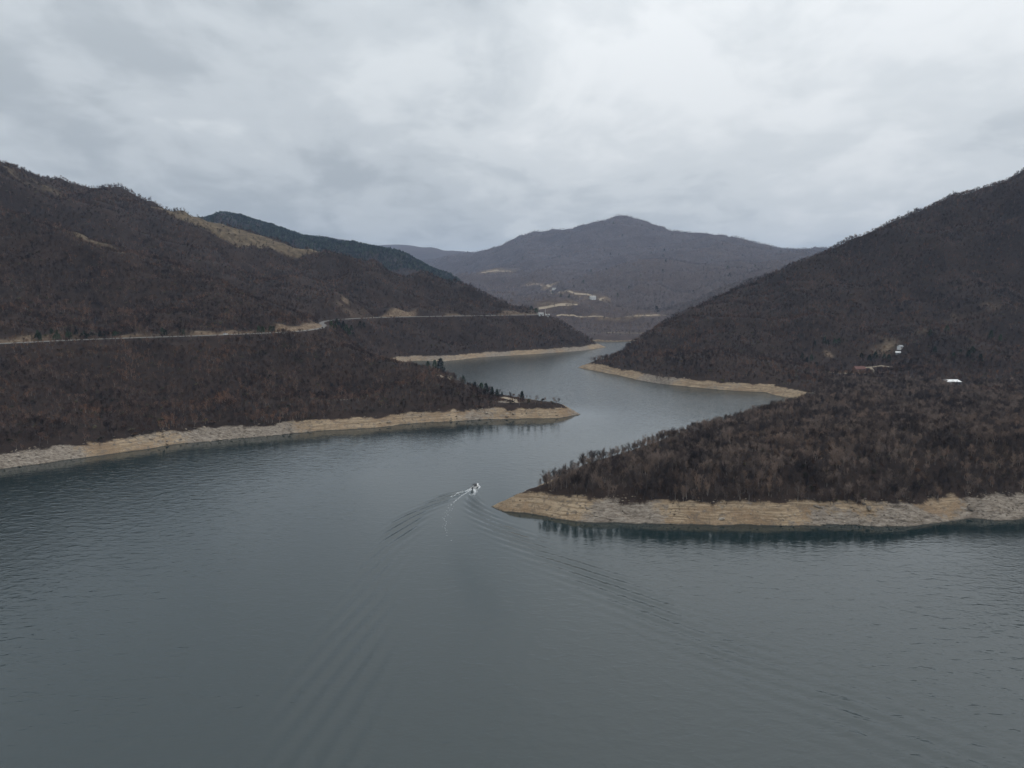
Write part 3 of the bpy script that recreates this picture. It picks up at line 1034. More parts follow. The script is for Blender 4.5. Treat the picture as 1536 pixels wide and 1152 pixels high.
def pine_mesh(seed, H, n, ln, wd, slim=0.24, bottom=0.12):
    rnd = random.Random(seed)
    tv, tf, cv, cf = [], [], [], []
    tri_tube(tv, tf, (0, 0, -0.4), (0, 0, H * 0.5), 0.022 * H, 0.014 * H, 5)
    tri_tube(tv, tf, (0, 0, H * 0.5), (0, 0, H * 0.95), 0.014 * H, 0.004 * H, 5)
    lob = [rnd.uniform(0.75, 1.2) for _ in range(40)]
    for i in range(n):
        t = rnd.random() ** 0.8
        z = H * (bottom + (0.99 - bottom) * t)
        az = rnd.uniform(0, 6.28)
        rr = H * slim * (1 - t) ** 0.75 * lob[(int(az * 3) + int(t * 9) * 7) % 40] * rnd.uniform(0.35, 1.0) + 0.05
        p = np.array((math.cos(az) * rr, math.sin(az) * rr, z + rr * 0.15))
        d = unit(az + rnd.gauss(0, .5), rnd.gauss(0.1, 0.45))
        sliver(cv, cf, p, d, ln * rnd.uniform(.6, 1.3), wd * rnd.uniform(.6, 1.3), rnd)
    return (tv, tf), (cv, cf)


def proto(name, parts):
    """one mesh from several (verts, faces, material); not linked to the scene, only a source for the woods"""
    me = bpy.data.meshes.new(name)
    V, F, MI, mats = [], [], [], []
    for v, f, m in parts:
        b = len(V)
        V += v
        F += [tuple(i + b for i in q) for q in f]
        if m not in mats:
            mats.append(m)
        MI += [mats.index(m)] * len(f)
    me.from_pydata(V, [], F)
    for m in mats:
        me.materials.append(m)
    me.polygons.foreach_set('material_index', MI)
    me.update()
    return bpy.data.objects.new(name, me)


M_RUST = wood_material('dry oak leaves', [(0.050, 0.031, 0.024), (0.074, 0.044, 0.031), (0.070, 0.052, 0.039)], 0.014, False)
M_SCRUB = wood_material('olive scrub', [(0.040, 0.042, 0.026), (0.062, 0.060, 0.038), (0.055, 0.045, 0.034)])

NEAR, NEAR_PARTS = [], []
for i, (H, st) in enumerate(((9.5, 1), (8.2, 1), (10.4, 1), (7.6, 2), (8.8, 2), (6.6, 1), (9.0, 1))):
    t, c = bare_tree_mesh(100 + i, H, 20, 520, 0.048, 0.23, st, (0.09, 0.2), (30, 66))
    NEAR.append(proto('bare_tree', [(*t, M_BARK), (*c, M_TWIG_NEAR)]))
    NEAR_PARTS.append((t, c))
lv = leafy(200, 4.0, 260, 0.5)
NEAR.append(proto('bare_tree', [(*lv, M_RUST)]))
lv = leafy(201, 2.8, 200, 0.45)
NEAR.append(proto('bush', [(*lv, M_SCRUB)]))
MID = []
for i, (H, st) in enumerate(((9.0, 1), (8.0, 1), (10.0, 1), (7.4, 2), (8.6, 1))):
    t, c = bare_tree_mesh(300 + i, H, 10, 230, 0.11, 0.30, st, (0.10, 0.22))
    MID.append(proto('bare_tree', [(*t, M_BARK), (*c, M_TWIG)]))
lv = leafy(320, 4.5, 110, 0.9)
MID.append(proto('bare_tree', [(*lv, M_RUST)]))
lv = leafy(321, 3.2, 90, 0.8)
MID.append(proto('bush', [(*lv, M_SCRUB)]))
FAR = []
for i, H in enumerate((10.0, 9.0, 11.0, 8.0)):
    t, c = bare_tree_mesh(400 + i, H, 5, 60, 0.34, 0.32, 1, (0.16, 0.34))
    FAR.append(proto('bare_tree', [(*t, M_BARK), (*c, M_TWIG_HAZE)]))
FARP = []
for i, H in enumerate((14.0, 12.0, 15.0)):
    t, c = pine_mesh(500 + i, H, 90, 2.4, 1.5, 0.24)
    FARP.append(proto('pine_tree', [(*t, M_BARK), (*c, M_NEEDLE)]))

# what the camera side of the valley can see of the ground (with a wide margin for other viewpoints)
AZ = np.linspace(-0.98, 0.98, 520)
YS = np.concatenate([np.arange(240, 1500, 6.0), np.arange(1500, 7400, 26.0)])
_g = top_z(AZ[:, None] * YS[None, :], np.broadcast_to(YS[None, :], (len(AZ), len(YS))))
_run = np.maximum.accumulate((np.maximum(_g, 0) - CAM_H) / YS[None, :], axis=1)


def in_sight(x, y, z, up):
    a = x / y
    i = np.clip(((a - AZ[0]) / (AZ[1] - AZ[0])).round().astype(int), 0, len(AZ) - 1)
    j = np.clip(np.searchsorted(YS, y - 8) - 1, 0, len(YS) - 1)
    return (np.abs(a) < 0.86) & ((z + up - CAM_H) / y >= _run[i, j])


def scatter(hill, step, seed, keep=None, up=24.0, zmin=SAND - 0.2, box=None, ymax=None):
    rs = np.random.RandomState(seed)
    x0, x1, y0, y1 = box or hill.box
    X, Y = np.meshgrid(np.arange(x0, x1, step), np.arange(y0, y1, step), indexing='ij')
    x = X.ravel() + rs.uniform(-.5, .5, X.size) * step * 1.05
    y = Y.ravel() + rs.uniform(-.5, .5, X.size) * step * 1.05
    z = hill.z(x, y)
    m = (z > zmin + 1.0 * fbm(x, y, 9, 3, seed) + 1.6 * fbm(x, y, 32, 2, 6)) & in_sight(x, y, z, up)
    x, y, z = x[m], y[m], z[m]
    m = z >= top_z(x, y) - 0.4
    x, y, z = x[m], y[m], z[m]
    if keep is not None:
        m = rs.rand(len(x)) < keep(x, y, z) * (0.55 + 0.45 * sstep(-0.45, 0.05, fbm(x, y, 20, 3, 37)))
        x, y, z = x[m], y[m], z[m]
    return x, y, z, rs


def wood(name, label, cat, x, y, z, rs, protos, weights, size=(0.75, 1.2), tilt=0.06):
    """a whole wood as one object: points carrying instances of the tree meshes"""
    n = len(x)
    me = bpy.data.meshes.new(name)
    me.vertices.add(n)
    me.vertices.foreach_set('co', np.stack([x, y, z], -1).ravel())
    sc = rs.uniform(size[0], size[1], n) * (1 + 0.30 * fbm(x, y, 17, 2, 35) + 0.2 * fbm(x, y, 60, 2, 36))
    scl = np.stack([sc * rs.uniform(.95, 1.3, n), sc * rs.uniform(.95, 1.3, n), sc * 0.9], -1)
    rot = np.stack([rs.normal(0, tilt, n), rs.normal(0, tilt, n), rs.uniform(0, 6.28, n)], -1)
    pick = rs.choice(len(protos), n, p=np.array(weights, float) / sum(weights))
    for nm, ty, data in (('tree_scale', 'FLOAT_VECTOR', scl), ('tree_rot', 'FLOAT_VECTOR', rot)):
        a = me.attributes.new(nm, ty, 'POINT')
        a.data.foreach_set('vector', data.astype(np.float32).ravel())
    a = me.attributes.new('tree_pick', 'INT', 'POINT')
    a.data.foreach_set('value', pick.astype(np.int32))
    o = bpy.data.objects.new(name, me)
    COL.objects.link(o)
    ng = bpy.data.node_groups.new(name, 'GeometryNodeTree')
    ng.interface.new_socket('Geometry', in_out='INPUT', socket_type='NodeSocketGeometry')
    ng.interface.new_socket('Geometry', in_out='OUTPUT', socket_type='NodeSocketGeometry')
    gi, go = ng.nodes.new('NodeGroupInput'), ng.nodes.new('NodeGroupOutput')
    join = ng.nodes.new('GeometryNodeJoinGeometry')
    for p in reversed(protos):
        oi = ng.nodes.new('GeometryNodeObjectInfo')
        oi.inputs['Object'].default_value = p
        g2 = ng.nodes.new('GeometryNodeGeometryToInstance')
        ng.links.new(oi.outputs['Geometry'], g2.inputs[0])
        ng.links.new(g2.outputs[0], join.inputs[0])
    iop = ng.nodes.new('GeometryNodeInstanceOnPoints')
    iop.inputs['Pick Instance'].default_value = True
    ng.links.new(gi.outputs[0], iop.inputs['Points'])
    ng.links.new(join.outputs[0], iop.inputs['Instance'])
    for nm, ty, sock in (('tree_scale', 'FLOAT_VECTOR', 'Scale'), ('tree_rot', 'FLOAT_VECTOR', 'Rotation'), ('tree_pick', 'INT', 'Instance Index')):
        na = ng.nodes.new('GeometryNodeInputNamedAttribute')
        na.data_type = ty
        na.inputs['Name'].default_value = nm
        ng.links.new(na.outputs['Attribute'], iop.inputs[sock])
    ng.links.new(iop.outputs[0], go.inputs[0])
    md = o.modifiers.new('wood', 'NODES')
    md.node_group = ng
    tag(o, label, cat, kind='stuff')
    return o


def off_road(x, y, r=7.0):
    d, _, sd, _ = seg_dist(x, y, ROAD)
    return (d > np.where(sd < 0, r + 2.2, r)).astype(float)


CLEAR = []      # clearings kept free of wood: (x, y, rx, ry)


def clear_of(x, y):
    k = np.ones_like(x)
    for cx, cy, rx, ry in CLEAR:
        k = np.where(((x - cx) / rx) ** 2 + ((y - cy) / ry) ** 2 < 1, 0, k)
    return k


SHED = on_ground(1428, 577, 560, 900)
HOUSE = on_ground(1288, 557, 600, 1000)
HUT_UP = on_ground(1350, 524, 600, 1100)
HUT_LO = on_ground(1347, 531, 600, 1100)
YARD = on_ground(1318, 552, 600, 1000)
for c, rx, ry in ((SHED, 15, 14), (HOUSE, 13, 15), (HUT_UP, 6, 9), (HUT_LO, 6, 9), (YARD, 15, 8)):
    CLEAR.append((c[0], c[1] - 3, rx, ry))
CLEAR.append((SHED[0], SHED[1] - 32, 16, 38))
CLEAR.append((HOUSE[0], HOUSE[1] - 22, 12, 24))

# near peninsula: the front rows are single trees, the rest of the wood one mass
gx, gy, gz, rs = scatter(hill_g, 2.7, 1, lambda x, y, z: np.where(y > 560, 0.7, 1.0) * clear_of(x, y), 30)
dist = np.hypot(gx, gy)
vis = (np.abs(gx / gy - 0.37) < 0.40)
order = np.argsort(np.where(vis, dist, 1e9))
first = order[:300]
rest = np.setdiff1d(np.arange(len(gx)), first)
TRUNKS = [mesh_obj('trunk', *t, M_BARK, link=False) for t, c in NEAR_PARTS]
CROWNS = [mesh_obj('crown', *c, M_TWIG_NEAR, link=False) for t, c in NEAR_PARTS]
rr = random.Random(5)
for i in first:
    k = rr.randrange(len(TRUNKS))
    e = empty('bare_tree', (gx[i], gy[i], gz[i]), rr.uniform(0, 6.28))
    s = rr.uniform(0.58, 0.96)
    e.scale = (s, s, s)
    for src in (TRUNKS[k], CROWNS[k]):
        c = src.copy()
        COL.objects.link(c)
        c.parent = e
    tag(e, 'bare leafless tree in the front rows above the sandy near bank', 'tree', 'bare trees in the front rows of the near peninsula wood')
wood('peninsula_wood', 'dense bare brown wood covering the near peninsula behind its front rows', 'wood', gx[rest], gy[rest], gz[rest], rs, NEAR, [3, 3, 2.5, 2.5, 2, 2, 2.5, 0.7, 0.9], (0.55, 0.9))

ax, ay, az_, rs = scatter(hill_a, 3.4, 2, lambda x, y, z: off_road(x, y, 6.0) * (1 - 0.93 * bare_a(x, y, z)) * (1 - 0.75 * grass_left(x, y, z)) * np.where(z < 26, np.where(x > -50, 0.75, 1), 1.0) * np.where(x > -10, 0.35, 1))
wood('hillside_wood', 'bare brown wood on the near left hill above and below the road', 'wood', ax, ay, az_, rs, MID, [3, 3, 2, 2, 2, 0.5, 1.0], (0.42, 0.85))
bx_, by_, bz_, rs = scatter(hill_b, 4.8, 3, lambda x, y, z: off_road(x, y, 6.5) * (1 - 0.9 * bare_b(x, y, z)) * (1 - 0.86 * grass_left(x, y, z)))
wood('ridge_wood', 'bare purple-brown wood on the middle left hill with the grassy crest', 'wood', bx_, by_, bz_, rs, MID, [3, 3, 2, 2, 2, 0.4, 0.8], (0.5, 0.95))
fx, fy, fz, rs = scatter(hill_f, 4.4, 4, lambda x, y, z: (1 - 0.85 * bare_f(x, y, z)) * (1 - 0.6 * grass_f(x, y, z)) * clear_of(x, y))
wood('slope_wood', 'bare dark wood covering the large hill on the right', 'wood', fx, fy, fz, rs, MID, [3, 3, 2, 2, 2, 0.4, 0.9], (0.48, 0.92))
x_, y_, z_, rs = scatter(hill_c, 7.5, 5, lambda x, y, z: np.where((z > 190 + 80 * fbm(x, y, 260, 3, 77)), 1.0, 0.0), 30)
wood('conifer_wood', 'dark green conifer wood along the ridge behind the left hills', 'wood', x_, y_, z_, rs, FARP, [1, 1, 1], (0.55, 0.9))
x_, y_, z_, rs = scatter(hill_c, 11.0, 6, lambda x, y, z: np.where((z > 190 + 80 * fbm(x, y, 260, 3, 77)), 0.03, 1.0), 30)
wood('valley_wood', 'hazy bare wood on the lower slope under the conifer ridge', 'wood', x_, y_, z_, rs, MID[:5], [1, 1, 1, 1, 1], (0.9, 1.3))
x_, y_, z_, rs = scatter(hill_d, 15.0, 7, lambda x, y, z: (1 - bare_d(x, y, z)) * np.where(z > 150, 0.9, 1.0), 35)
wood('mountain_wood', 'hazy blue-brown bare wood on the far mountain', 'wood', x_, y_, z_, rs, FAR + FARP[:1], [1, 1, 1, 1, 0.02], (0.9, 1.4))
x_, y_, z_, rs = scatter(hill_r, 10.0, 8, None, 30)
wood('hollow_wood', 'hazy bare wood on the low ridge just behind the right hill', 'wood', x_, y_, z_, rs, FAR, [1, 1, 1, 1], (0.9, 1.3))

# ------------------------------------------------------------------ roads and tracks
def ribbon(name, line, width, mat, lift=0.06, drape=True, step=4.0):
    pl = resample(line, step)
    V, F = [], []
    for i, p in enumerate(pl):
        a, b = np.array(pl[max(i - 1, 0)])[:2], np.array(pl[min(i + 1, len(pl) - 1)])[:2]
        t = (b - a) / (np.linalg.norm(b - a) + 1e-9)
        n = np.array((-t[1], t[0])) * width / 2
        for s in (-1, 1):
            x, y = p[0] + s * n[0], p[1] + s * n[1]
            z = float(top_z(np.array([x]), np.array([y]))[0]) if drape else p[2]
            V.append((x, y, z + lift))
        if i:
            k = 2 * i
            F.append((k - 2, k - 1, k + 1, k))
    o = mesh_obj(name, V, F, mat)
    return tag(o, kind='structure')


def wall_ribbon(name, line, off, h, th, mat):
    pl = resample(line, 4.0)
    V, F = [], []
    for i, p in enumerate(pl):
        a, b = np.array(pl[max(i - 1, 0)])[:2], np.array(pl[min(i + 1, len(pl) - 1)])[:2]
        t = (b - a) / (np.linalg.norm(b - a) + 1e-9)
        n = np.array((-t[1], t[0]))
        for o_, z in ((off, -1.2), (off, h), (off + th, h), (off + th, -1.2)):
            V.append((p[0] + n[0] * o_, p[1] + n[1] * o_, p[2] + z))
        if i:
            k = 4 * i
            for j in range(3):
                F.append((k - 4 + j, k - 3 + j, k + 1 + j, k + j))
    F += [(0, 1, 2, 3), (len(V) - 4, len(V) - 1, len(V) - 2, len(V) - 3)]
    return mesh_obj(name, V, F, mat)


ribbon('road', ROAD, 5.8, M_ROAD, 0.10, False)
wa = [p for p in ROAD if p[1] < 790 and p[0] > -560]
tag(wall_ribbon('roadside_wall', wa, -3.5, 0.55, 0.35, M_CONC), 'long pale concrete parapet along the lake side of the near left road', 'wall')
wb = [p for p in ROAD if p[1] > 1000 and p[1] < 1262]
tag(wall_ribbon('roadside_wall', wb, -3.5, 0.7, 0.4, M_CONC), 'thin pale parapet of the road across the middle left hill', 'wall')
for tr, wd in zip(D_WORLD, (9, 10, 9, 14, 8, 5, 4)):
    ribbon('dirt_road', tr, wd, M_DIRT, 0.5, True, 8.0)
ribbon('dirt_track', [on_ground(*p)[:2] for p in ((657, 563), (664, 566.5), (674, 568), (686, 568.5))], 3.2, M_DIRT, 0.15)
ribbon('dirt_track', [on_ground(*p)[:2] for p in ((750, 596.5), (760, 598), (772, 600), (790, 603.5))], 3.0, M_DIRT, 0.15)
ribbon('dirt_track', [on_ground(*p, 600)[:2] for p in ((1296, 552), (1308, 551), (1322, 549), (1345, 551))], 3.0, M_DIRT, 0.2)
ribbon('dirt_track', [on_ground(*p, 600)[:2] for p in ((1306, 552), (1312, 558))], 3.0, M_DIRT, 0.25)


# ------------------------------------------------------------------ buildings
def house(name, loc, rz, wx, wy, h, rh, wall, roof, label, cat='house', windows=2, chimney=False):
    e = tag(empty(name, loc, rz), label, cat)
    wm = MB()
    x, y = wx / 2, wy / 2
    wm.add([(-x, -y, -1.5), (x, -y, -1.5), (x, y, -1.5), (-x, y, -1.5), (-x, -y, h), (x, -y, h), (x, y, h), (-x, y, h), (-x, 0, h + rh), (x, 0, h + rh)],
           [(0, 1, 5, 4), (2, 3, 7, 6), (1, 2, 6, 9, 5), (3, 0, 4, 8, 7), (0, 3, 2, 1)])
    wm.build('wall', wall, e)
    rm = MB()
    o, t = 0.5, 0.22
    k = rh / y
    for s in (-1, 1):
        rm.add([(-x - o, s * (y + o), h - o * k), (x + o, s * (y + o), h - o * k), (x + o, 0, h + rh), (-x - o, 0, h + rh),
                (-x - o, s * (y + o), h - o * k + t), (x + o, s * (y + o), h - o * k + t), (x + o, 0, h + rh + t), (-x - o, 0, h + rh + t)],
               [(0, 1, 2, 3), (4, 7, 6, 5), (0, 4, 5, 1), (1, 5, 6, 2), (3, 2, 6, 7), (0, 3, 7, 4)])
    r = rm.build('roof', roof, e)
    if chimney:
        MB().box(x * 0.4, x * 0.4 + 0.7, 0.3, 1.0, h + rh * 0.4, h + rh + 0.9).build('chimney', wall, r)
    MB().box(-0.5, 0.5, -y - 0.05, -y + 0.05, 0, min(2.1, h - 0.3)).build('door', M_TILE if wall is M_WHITE else M_DARK, e)
    for i in range(windows):
        wx_ = -x + (i + 0.5) * wx / windows
        if abs(wx_) < 1.1:
            wx_ += 1.9
        f = MB().box(wx_ - 0.7, wx_ + 0.7, -y - 0.04, -y + 0.05, 0.95, 2.15).build('window', M_WHITE if wall is not M_WHITE else M_STEEL, e)
        MB().box(wx_ - 0.58, wx_ + 0.58, -y - 0.07, -y - 0.045, 1.07, 2.03).build('pane', M_DARK, f)
    return e


house('brown_house', (HOUSE[0], HOUSE[1], HOUSE[2]), R(8), 13, 8, 3.2, 2.6, M_WALLB, M_TILE, 'low red-brown house beside a bare yard on the right hill', chimney=True, windows=3)
house('white_hut', HUT_UP, R(20), 5.5, 4.5, 2.8, 1.4, M_WHITE, M_STEEL, 'upper of two small white huts in the wood of the right hill', 'hut', 1)
house('white_hut', HUT_LO, R(-25), 5.0, 3.6, 1.4, 1.2, M_STEEL, M_WHITE, 'lower of two small huts on the right hill, with a white roof', 'hut', 1)
# long open shed with a white sheet roof
e = tag(empty('long_shed', SHED, R(3)), 'long open shed with white sheet roof behind the near peninsula wood', 'shed')
MB().add([(-7.6, -3.2, 3.0), (7.6, -3.2, 3.0), (7.6, 3.2, 4.6), (-7.6, 3.2, 4.6), (-7.6, -3.2, 3.2), (7.6, -3.2, 3.2), (7.6, 3.2, 4.8), (-7.6, 3.2, 4.8)],
         [(0, 3, 2, 1), (4, 5, 6, 7), (0, 1, 5, 4), (1, 2, 6, 5), (2, 3, 7, 6), (3, 0, 4, 7)]).build('roof', M_WHITE, e)
MB().box(-7.3, 7.3, 2.6, 2.8, -1, 4.3).build('back_wall', M_STEEL, e)
MB().box(-7.3, -7.1, -2.8, 2.58, -1, 3.0).build('side_wall', M_WHITE, e)
MB().box(7.1, 7.3, -2.8, 2.58, -1, 3.0).build('side_wall', M_STEEL, e)
MB().box(-7.08, -2.6, -2.8, -2.65, -1, 2.8).build('front_wall', M_WHITE, e)
for x in (-2.4, 0.8, 4.0, 6.9):
    MB().box(x - 0.1, x + 0.1, -2.9, -2.7, -1, 2.95).build('post', M_STEEL, e)

# buildings on the road's corner across the water
for px, py, wx, h, rz, lb in ((811, 473, 9, 4.0, 20, 'low white roadside building nearest the bend of the middle left hill'),
                              (821, 474.5, 8, 3.2, -10, 'white flat building between two others on the middle left spur'),
                              (833, 478, 6, 7.5, 15, 'tall narrow white building at the end of the middle left spur')):
    g = on_ground(px, py, 1100, 1600)
    house('white_building', g, R(rz), wx, 6, h, 1.0, M_WHITE, M_CONC, lb, 'building', 1 if wx < 7 else 2)
g = on_ground(818, 473, 1100, 1600)
e = tag(empty('lamp_post', g), 'thin white post beside the buildings on the middle left spur', 'post')
MB().tube((0, 0, -0.5), (0, 0, 11), 0.28, 0.2, 6).build('pole', M_WHITE, e)
MB().tube((0, 0, 11.0), (1.2, 0, 11.4), 0.16, 0.12, 5).build('arm', M_WHITE, e)
for px, py, lb in ((831, 435, 'tiny white house at the top of the far mountain road'), (889, 449.5, 'tiny pale house on the bare shelf of the far mountain')):
    g = on_ground(px, py, 1500)
    house('white_house', g, R(10), 15, 10, 6, 3, M_WHITE, M_CONC, lb, 'house', 2)

# car on the road
i = min(range(len(ROAD)), key=lambda k: abs(768 + ROAD[k][0] / ROAD[k][1] * FPX - 338))
p, q = ROAD[i], ROAD[i + 1]
e = tag(empty('parked_car', (p[0] + 1.2 * 0, p[1] - 1.2, p[2] + 0.1), math.atan2(q[1] - p[1], q[0] - p[0])), 'small white car on the near left road below the tan cutting', 'car')
MB().add([(-2.1, -.85, .3), (2.1, -.85, .3), (2.1, .85, .3), (-2.1, .85, .3), (-2.15, -.85, .95), (2.15, -.85, .8), (2.15, .85, .8), (-2.15, .85, .95)],
         [(0, 3, 2, 1), (4, 5, 6, 7), (0, 1, 5, 4), (1, 2, 6, 5), (2, 3, 7, 6), (3, 0, 4, 7)]).build('body', M_WHITE, e)
MB().add([(-1.9, -.78, .94), (1.1, -.78, .88), (1.1, .78, .88), (-1.9, .78, .94), (-1.5, -.65, 1.5), (0.4, -.65, 1.5), (0.4, .65, 1.5), (-1.5, .65, 1.5)],
         [(0, 1, 5, 4), (1, 2, 6, 5), (2, 3, 7, 6), (3, 0, 4, 7)]).build('window', M_DARK, e)
MB().box(-1.5, 0.4, -.66, .66, 1.503, 1.56).build('roof', M_WHITE, e)
for x in (-1.35, 1.35):
    for y in (-.8, .8):
        MB().tube((x, y - .1, .32), (x, y + .1, .32), .32, .32, 10).build('wheel', M_DARK, e)

# ------------------------------------------------------------------ single pines, lone trees
PINES = [pine_mesh(600 + i, 10.0, 420, 1.2, 0.55, sl, bt) for i, (sl, bt) in enumerate(((0.25, .14), (0.30, .22), (0.21, .10)))]
P_T = [mesh_obj('trunk', *t, M_BARK, link=False) for t, c in PINES]
P_C = [mesh_obj('crown', *c, M_NEEDLE, link=False) for t, c in PINES]


def pine(loc, h, label, group, k=None, wide=1.0):
    k = rr.randrange(3) if k is None else k
    e = empty('pine_tree', loc, rr.uniform(0, 6.28))
    s = h / 10.0
    e.scale = (s * wide, s * wide, s)
    for src in (P_T[k], P_C[k]):
        c = src.copy()
        COL.objects.link(c)
        c.parent = e
    return tag(e, label, 'pine', group)


for px, py, hpx, wd, lb in (
        (661, 560, 22, 1.25, 'tallest dark pine at the water side of the left headland'),
        (652, 557, 17, 1.1, 'dark pine just left of the tallest headland pine'),
        (642, 555, 13, 1.2, 'short broad pine left of the tall headland pair'),
        (695, 576, 12, 1.2, 'small dark pine right of the headland dirt track'),
        (712, 584, 11, 1.3, 'low dark pine in the brush on the headland crest'),
        (722, 589, 15, 1.1, 'leftmost pine of the headland pine row'),
        (729, 592, 17, 1.1, 'second pine in the headland pine row, the tallest of it'),
        (738, 595, 15, 1.0, 'third pine in the headland pine row'),
        (746, 597, 13, 1.0, 'rightmost pine of the headland pine row'),
        (753, 597, 9, 0.9, 'small thin pine between the pine row and the lone bare tree'),
        (783, 602, 15, 1.2, 'single dark pine standing right of the pale headland track'),
        (793, 605, 7, 1.4, 'small dark bushy pine near the tip of the headland')):
    g = on_ground(px, py, 400, 760)
    pine(g, hpx * g[1] / FPX, lb, 'pines on the left headland', None, wd)
for px, py, hpx, lb in ((765, 601, 13, 'lone bare round tree beside the pale headland track'), (803, 608, 11, 'bare bushy tree right of the last headland pine'),
                        (812, 611, 9, 'small bare tree nearest the headland tip'), (828, 615, 7, 'tiny bare shrub on the headland tip'), (150, 671, 11, 'dark dead shrub standing on the left sandy bank'),
                        (985, 572, 14, 'dark bare tree on the grey rock of the right shore'), (992, 575, 18, 'tallest bare tree leaning from the grey rock of the right shore'), (1003, 573, 12, 'small bare tree at the right end of the grey shore rock')):
    g = on_ground(px, py, 300, 900)
    e = empty('bare_tree', g, rr.uniform(0, 6.28))
    k = rr.randrange(len(TRUNKS))
    s = hpx * g[1] / FPX / 9.0
    e.scale = (s * 1.3, s * 1.3, s)
    for src in (TRUNKS[k], CROWNS[k]):
        c = src.copy()
        COL.objects.link(c)
        c.parent = e
    tag(e, lb, 'tree')
# pines planted above the road of the near hill
for i in range(34):
    px = 32 + i * 4.3 + rr.uniform(-1.5, 1.5)
    k = min(range(len(ROAD)), key=lambda k: abs(768 + ROAD[k][0] / ROAD[k][1] * FPX - px))
    off = rr.uniform(9, 20)
    x, y = ROAD[k][0] + rr.uniform(-4, 4), ROAD[k][1] + off
    z = float(top_z(np.array([x]), np.array([y]))[0])
    pine((x, y, z), rr.uniform(3.2, 5.6), 'small dark green pine in the belt above the near left road', 'pine belt above the near left road', None, 1.35)
for px, n, lb in ((380, 5, 'dark pine between the two tan cuttings of the near left road'), (440, 0, ''), (240, 4, 'small dark pine by the road left of the long tan cutting')):
    for i in range(n):
        q_ = px + i * 7
        k = min(range(len(ROAD_A)), key=lambda k: abs(768 + ROAD_A[k][0] / ROAD_A[k][1] * FPX - q_))
        x, y = ROAD_A[k][0] + rr.uniform(-3, 3), ROAD_A[k][1] + rr.uniform(8, 13)
        z = float(top_z(np.array([x]), np.array([y]))[0])
        pine((x, y, z), rr.uniform(5, 7.5), lb, lb + 's', None, 1.3)
for px, py in ((497, 492), (503, 495), (509, 493), (514, 497), (520, 499), (524, 503), (530, 506), (505, 488), (515, 490), (527, 498), (540, 490), (546, 493)):
    g = on_ground(px, py, 500, 1200)
    pine(g, rr.uniform(7, 11), 'dark green pine in the clump where the left road turns the corner', 'pine clump at the road corner', None, 1.2)
for px, py in ((797, 467), (804, 471), (809, 470), (838, 480), (848, 484)):
    g = on_ground(px, py, 1100, 1600)
    pine(g, rr.uniform(8, 11), 'dark round tree among the white buildings on the middle left spur', 'dark trees by the spur buildings', 1, 1.5)
for px, py in ((1222, 520), (1236, 517), (1241, 519), (1252, 518), (1258, 517), (1203, 540), (1210, 545), (1217, 543), (1224, 552), (1292, 541), (1304, 544), (1313, 541), (1326, 540), (1333, 543), (1420, 500), (1440, 535), (1452, 540), (1458, 532), (1470, 545), (1486, 508), (1500, 512), (1395, 505), (1402, 530), (1430, 540)):
    g = on_ground(px, py, 560, 1200)
    pine(g, rr.uniform(7, 11), 'dark conifer standing scattered among the bare trees of the right hill', 'conifers scattered on the right hill', None, 1.2)

# ------------------------------------------------------------------ stones on the banks
def stone_mesh(seed, flat=0.6):
    rnd = random.Random(seed)
    v = []
    n = 6
    v.append((0, 0, -0.3))
    for lv_, rad in ((0.0, 1.0), (0.45, 0.75)):
        for k in range(n):
            a = 6.283 * k / n + rnd.uniform(-.3, .3)
            q = rad * rnd.uniform(0.7, 1.15)
            v.append((q * math.cos(a) * 1.3, q * math.sin(a), lv_ * flat * rnd.uniform(.8, 1.4)))
    v.append((rnd.uniform(-.2, .2), rnd.uniform(-.2, .2), flat * 0.75))
    f = []
    for k in range(n):
        j = (k + 1) % n
        f += [(0, 1 + j, 1 + k), (1 + k, 1 + j, 1 + n + j, 1 + n + k), (1 + n + k, 1 + n + j, 13)]
    return v, f


M_STONE = wood_material('bank stone', [(0.085, 0.070, 0.056), (0.155, 0.130, 0.104), (0.225, 0.192, 0.155), (0.27, 0.245, 0.21)], 0.05, False)
STONES = [proto('stone', [(*stone_mesh(700 + i, fl), M_STONE)]) for i, fl in enumerate((0.5, 0.8, 0.35))]
for hill, nm, lb, step, rk, sz in ((hill_g, 'bank_stones', 'loose stones and ledges strewn over the near peninsula bank', 1.25, rock_g, (0.12, 0.55)),
                                   (hill_a, 'bank_stones', 'loose stones strewn over the long left bank', 2.4, rock_mix, (0.25, 0.9)),
                                   (hill_f, 'bank_stones', 'loose stones on the right hill shore across the water', 4.5, rock_f, (0.3, 1.1))):
    x, y, z, rs = scatter(hill, step, 31, lambda x, y, z: (0.10 + 0.6 * rk(x, y, z)) * (z < SAND + 1), 20, 0.25)
    wood(nm, lb, 'stones', x, y, z - 0.05, rs, STONES, [1, 1, 1], sz, 0.25)
for hill, lb, step in ((hill_g, 'dry brush and driftwood scattered over the near peninsula bank', 2.4), (hill_a, 'dry brush and driftwood scattered over the long left bank', 3.2)):
    x, y, z, rs = scatter(hill, step, 33, lambda x, y, z: np.clip((z - 1.5) / 14, 0.02, 0.5) * sstep(-0.3, 0.3, fbm(x, y, 18, 3, 48)) * (z < SAND + 1.5), 20, 0.6)
    wood('bank_brush', lb, 'brush', x, y, z - 0.05, rs, [NEAR[3], NEAR[5], NEAR[8], NEAR[7]], [2, 2, 1.5, 0.6], (0.10, 0.26), 0.5)
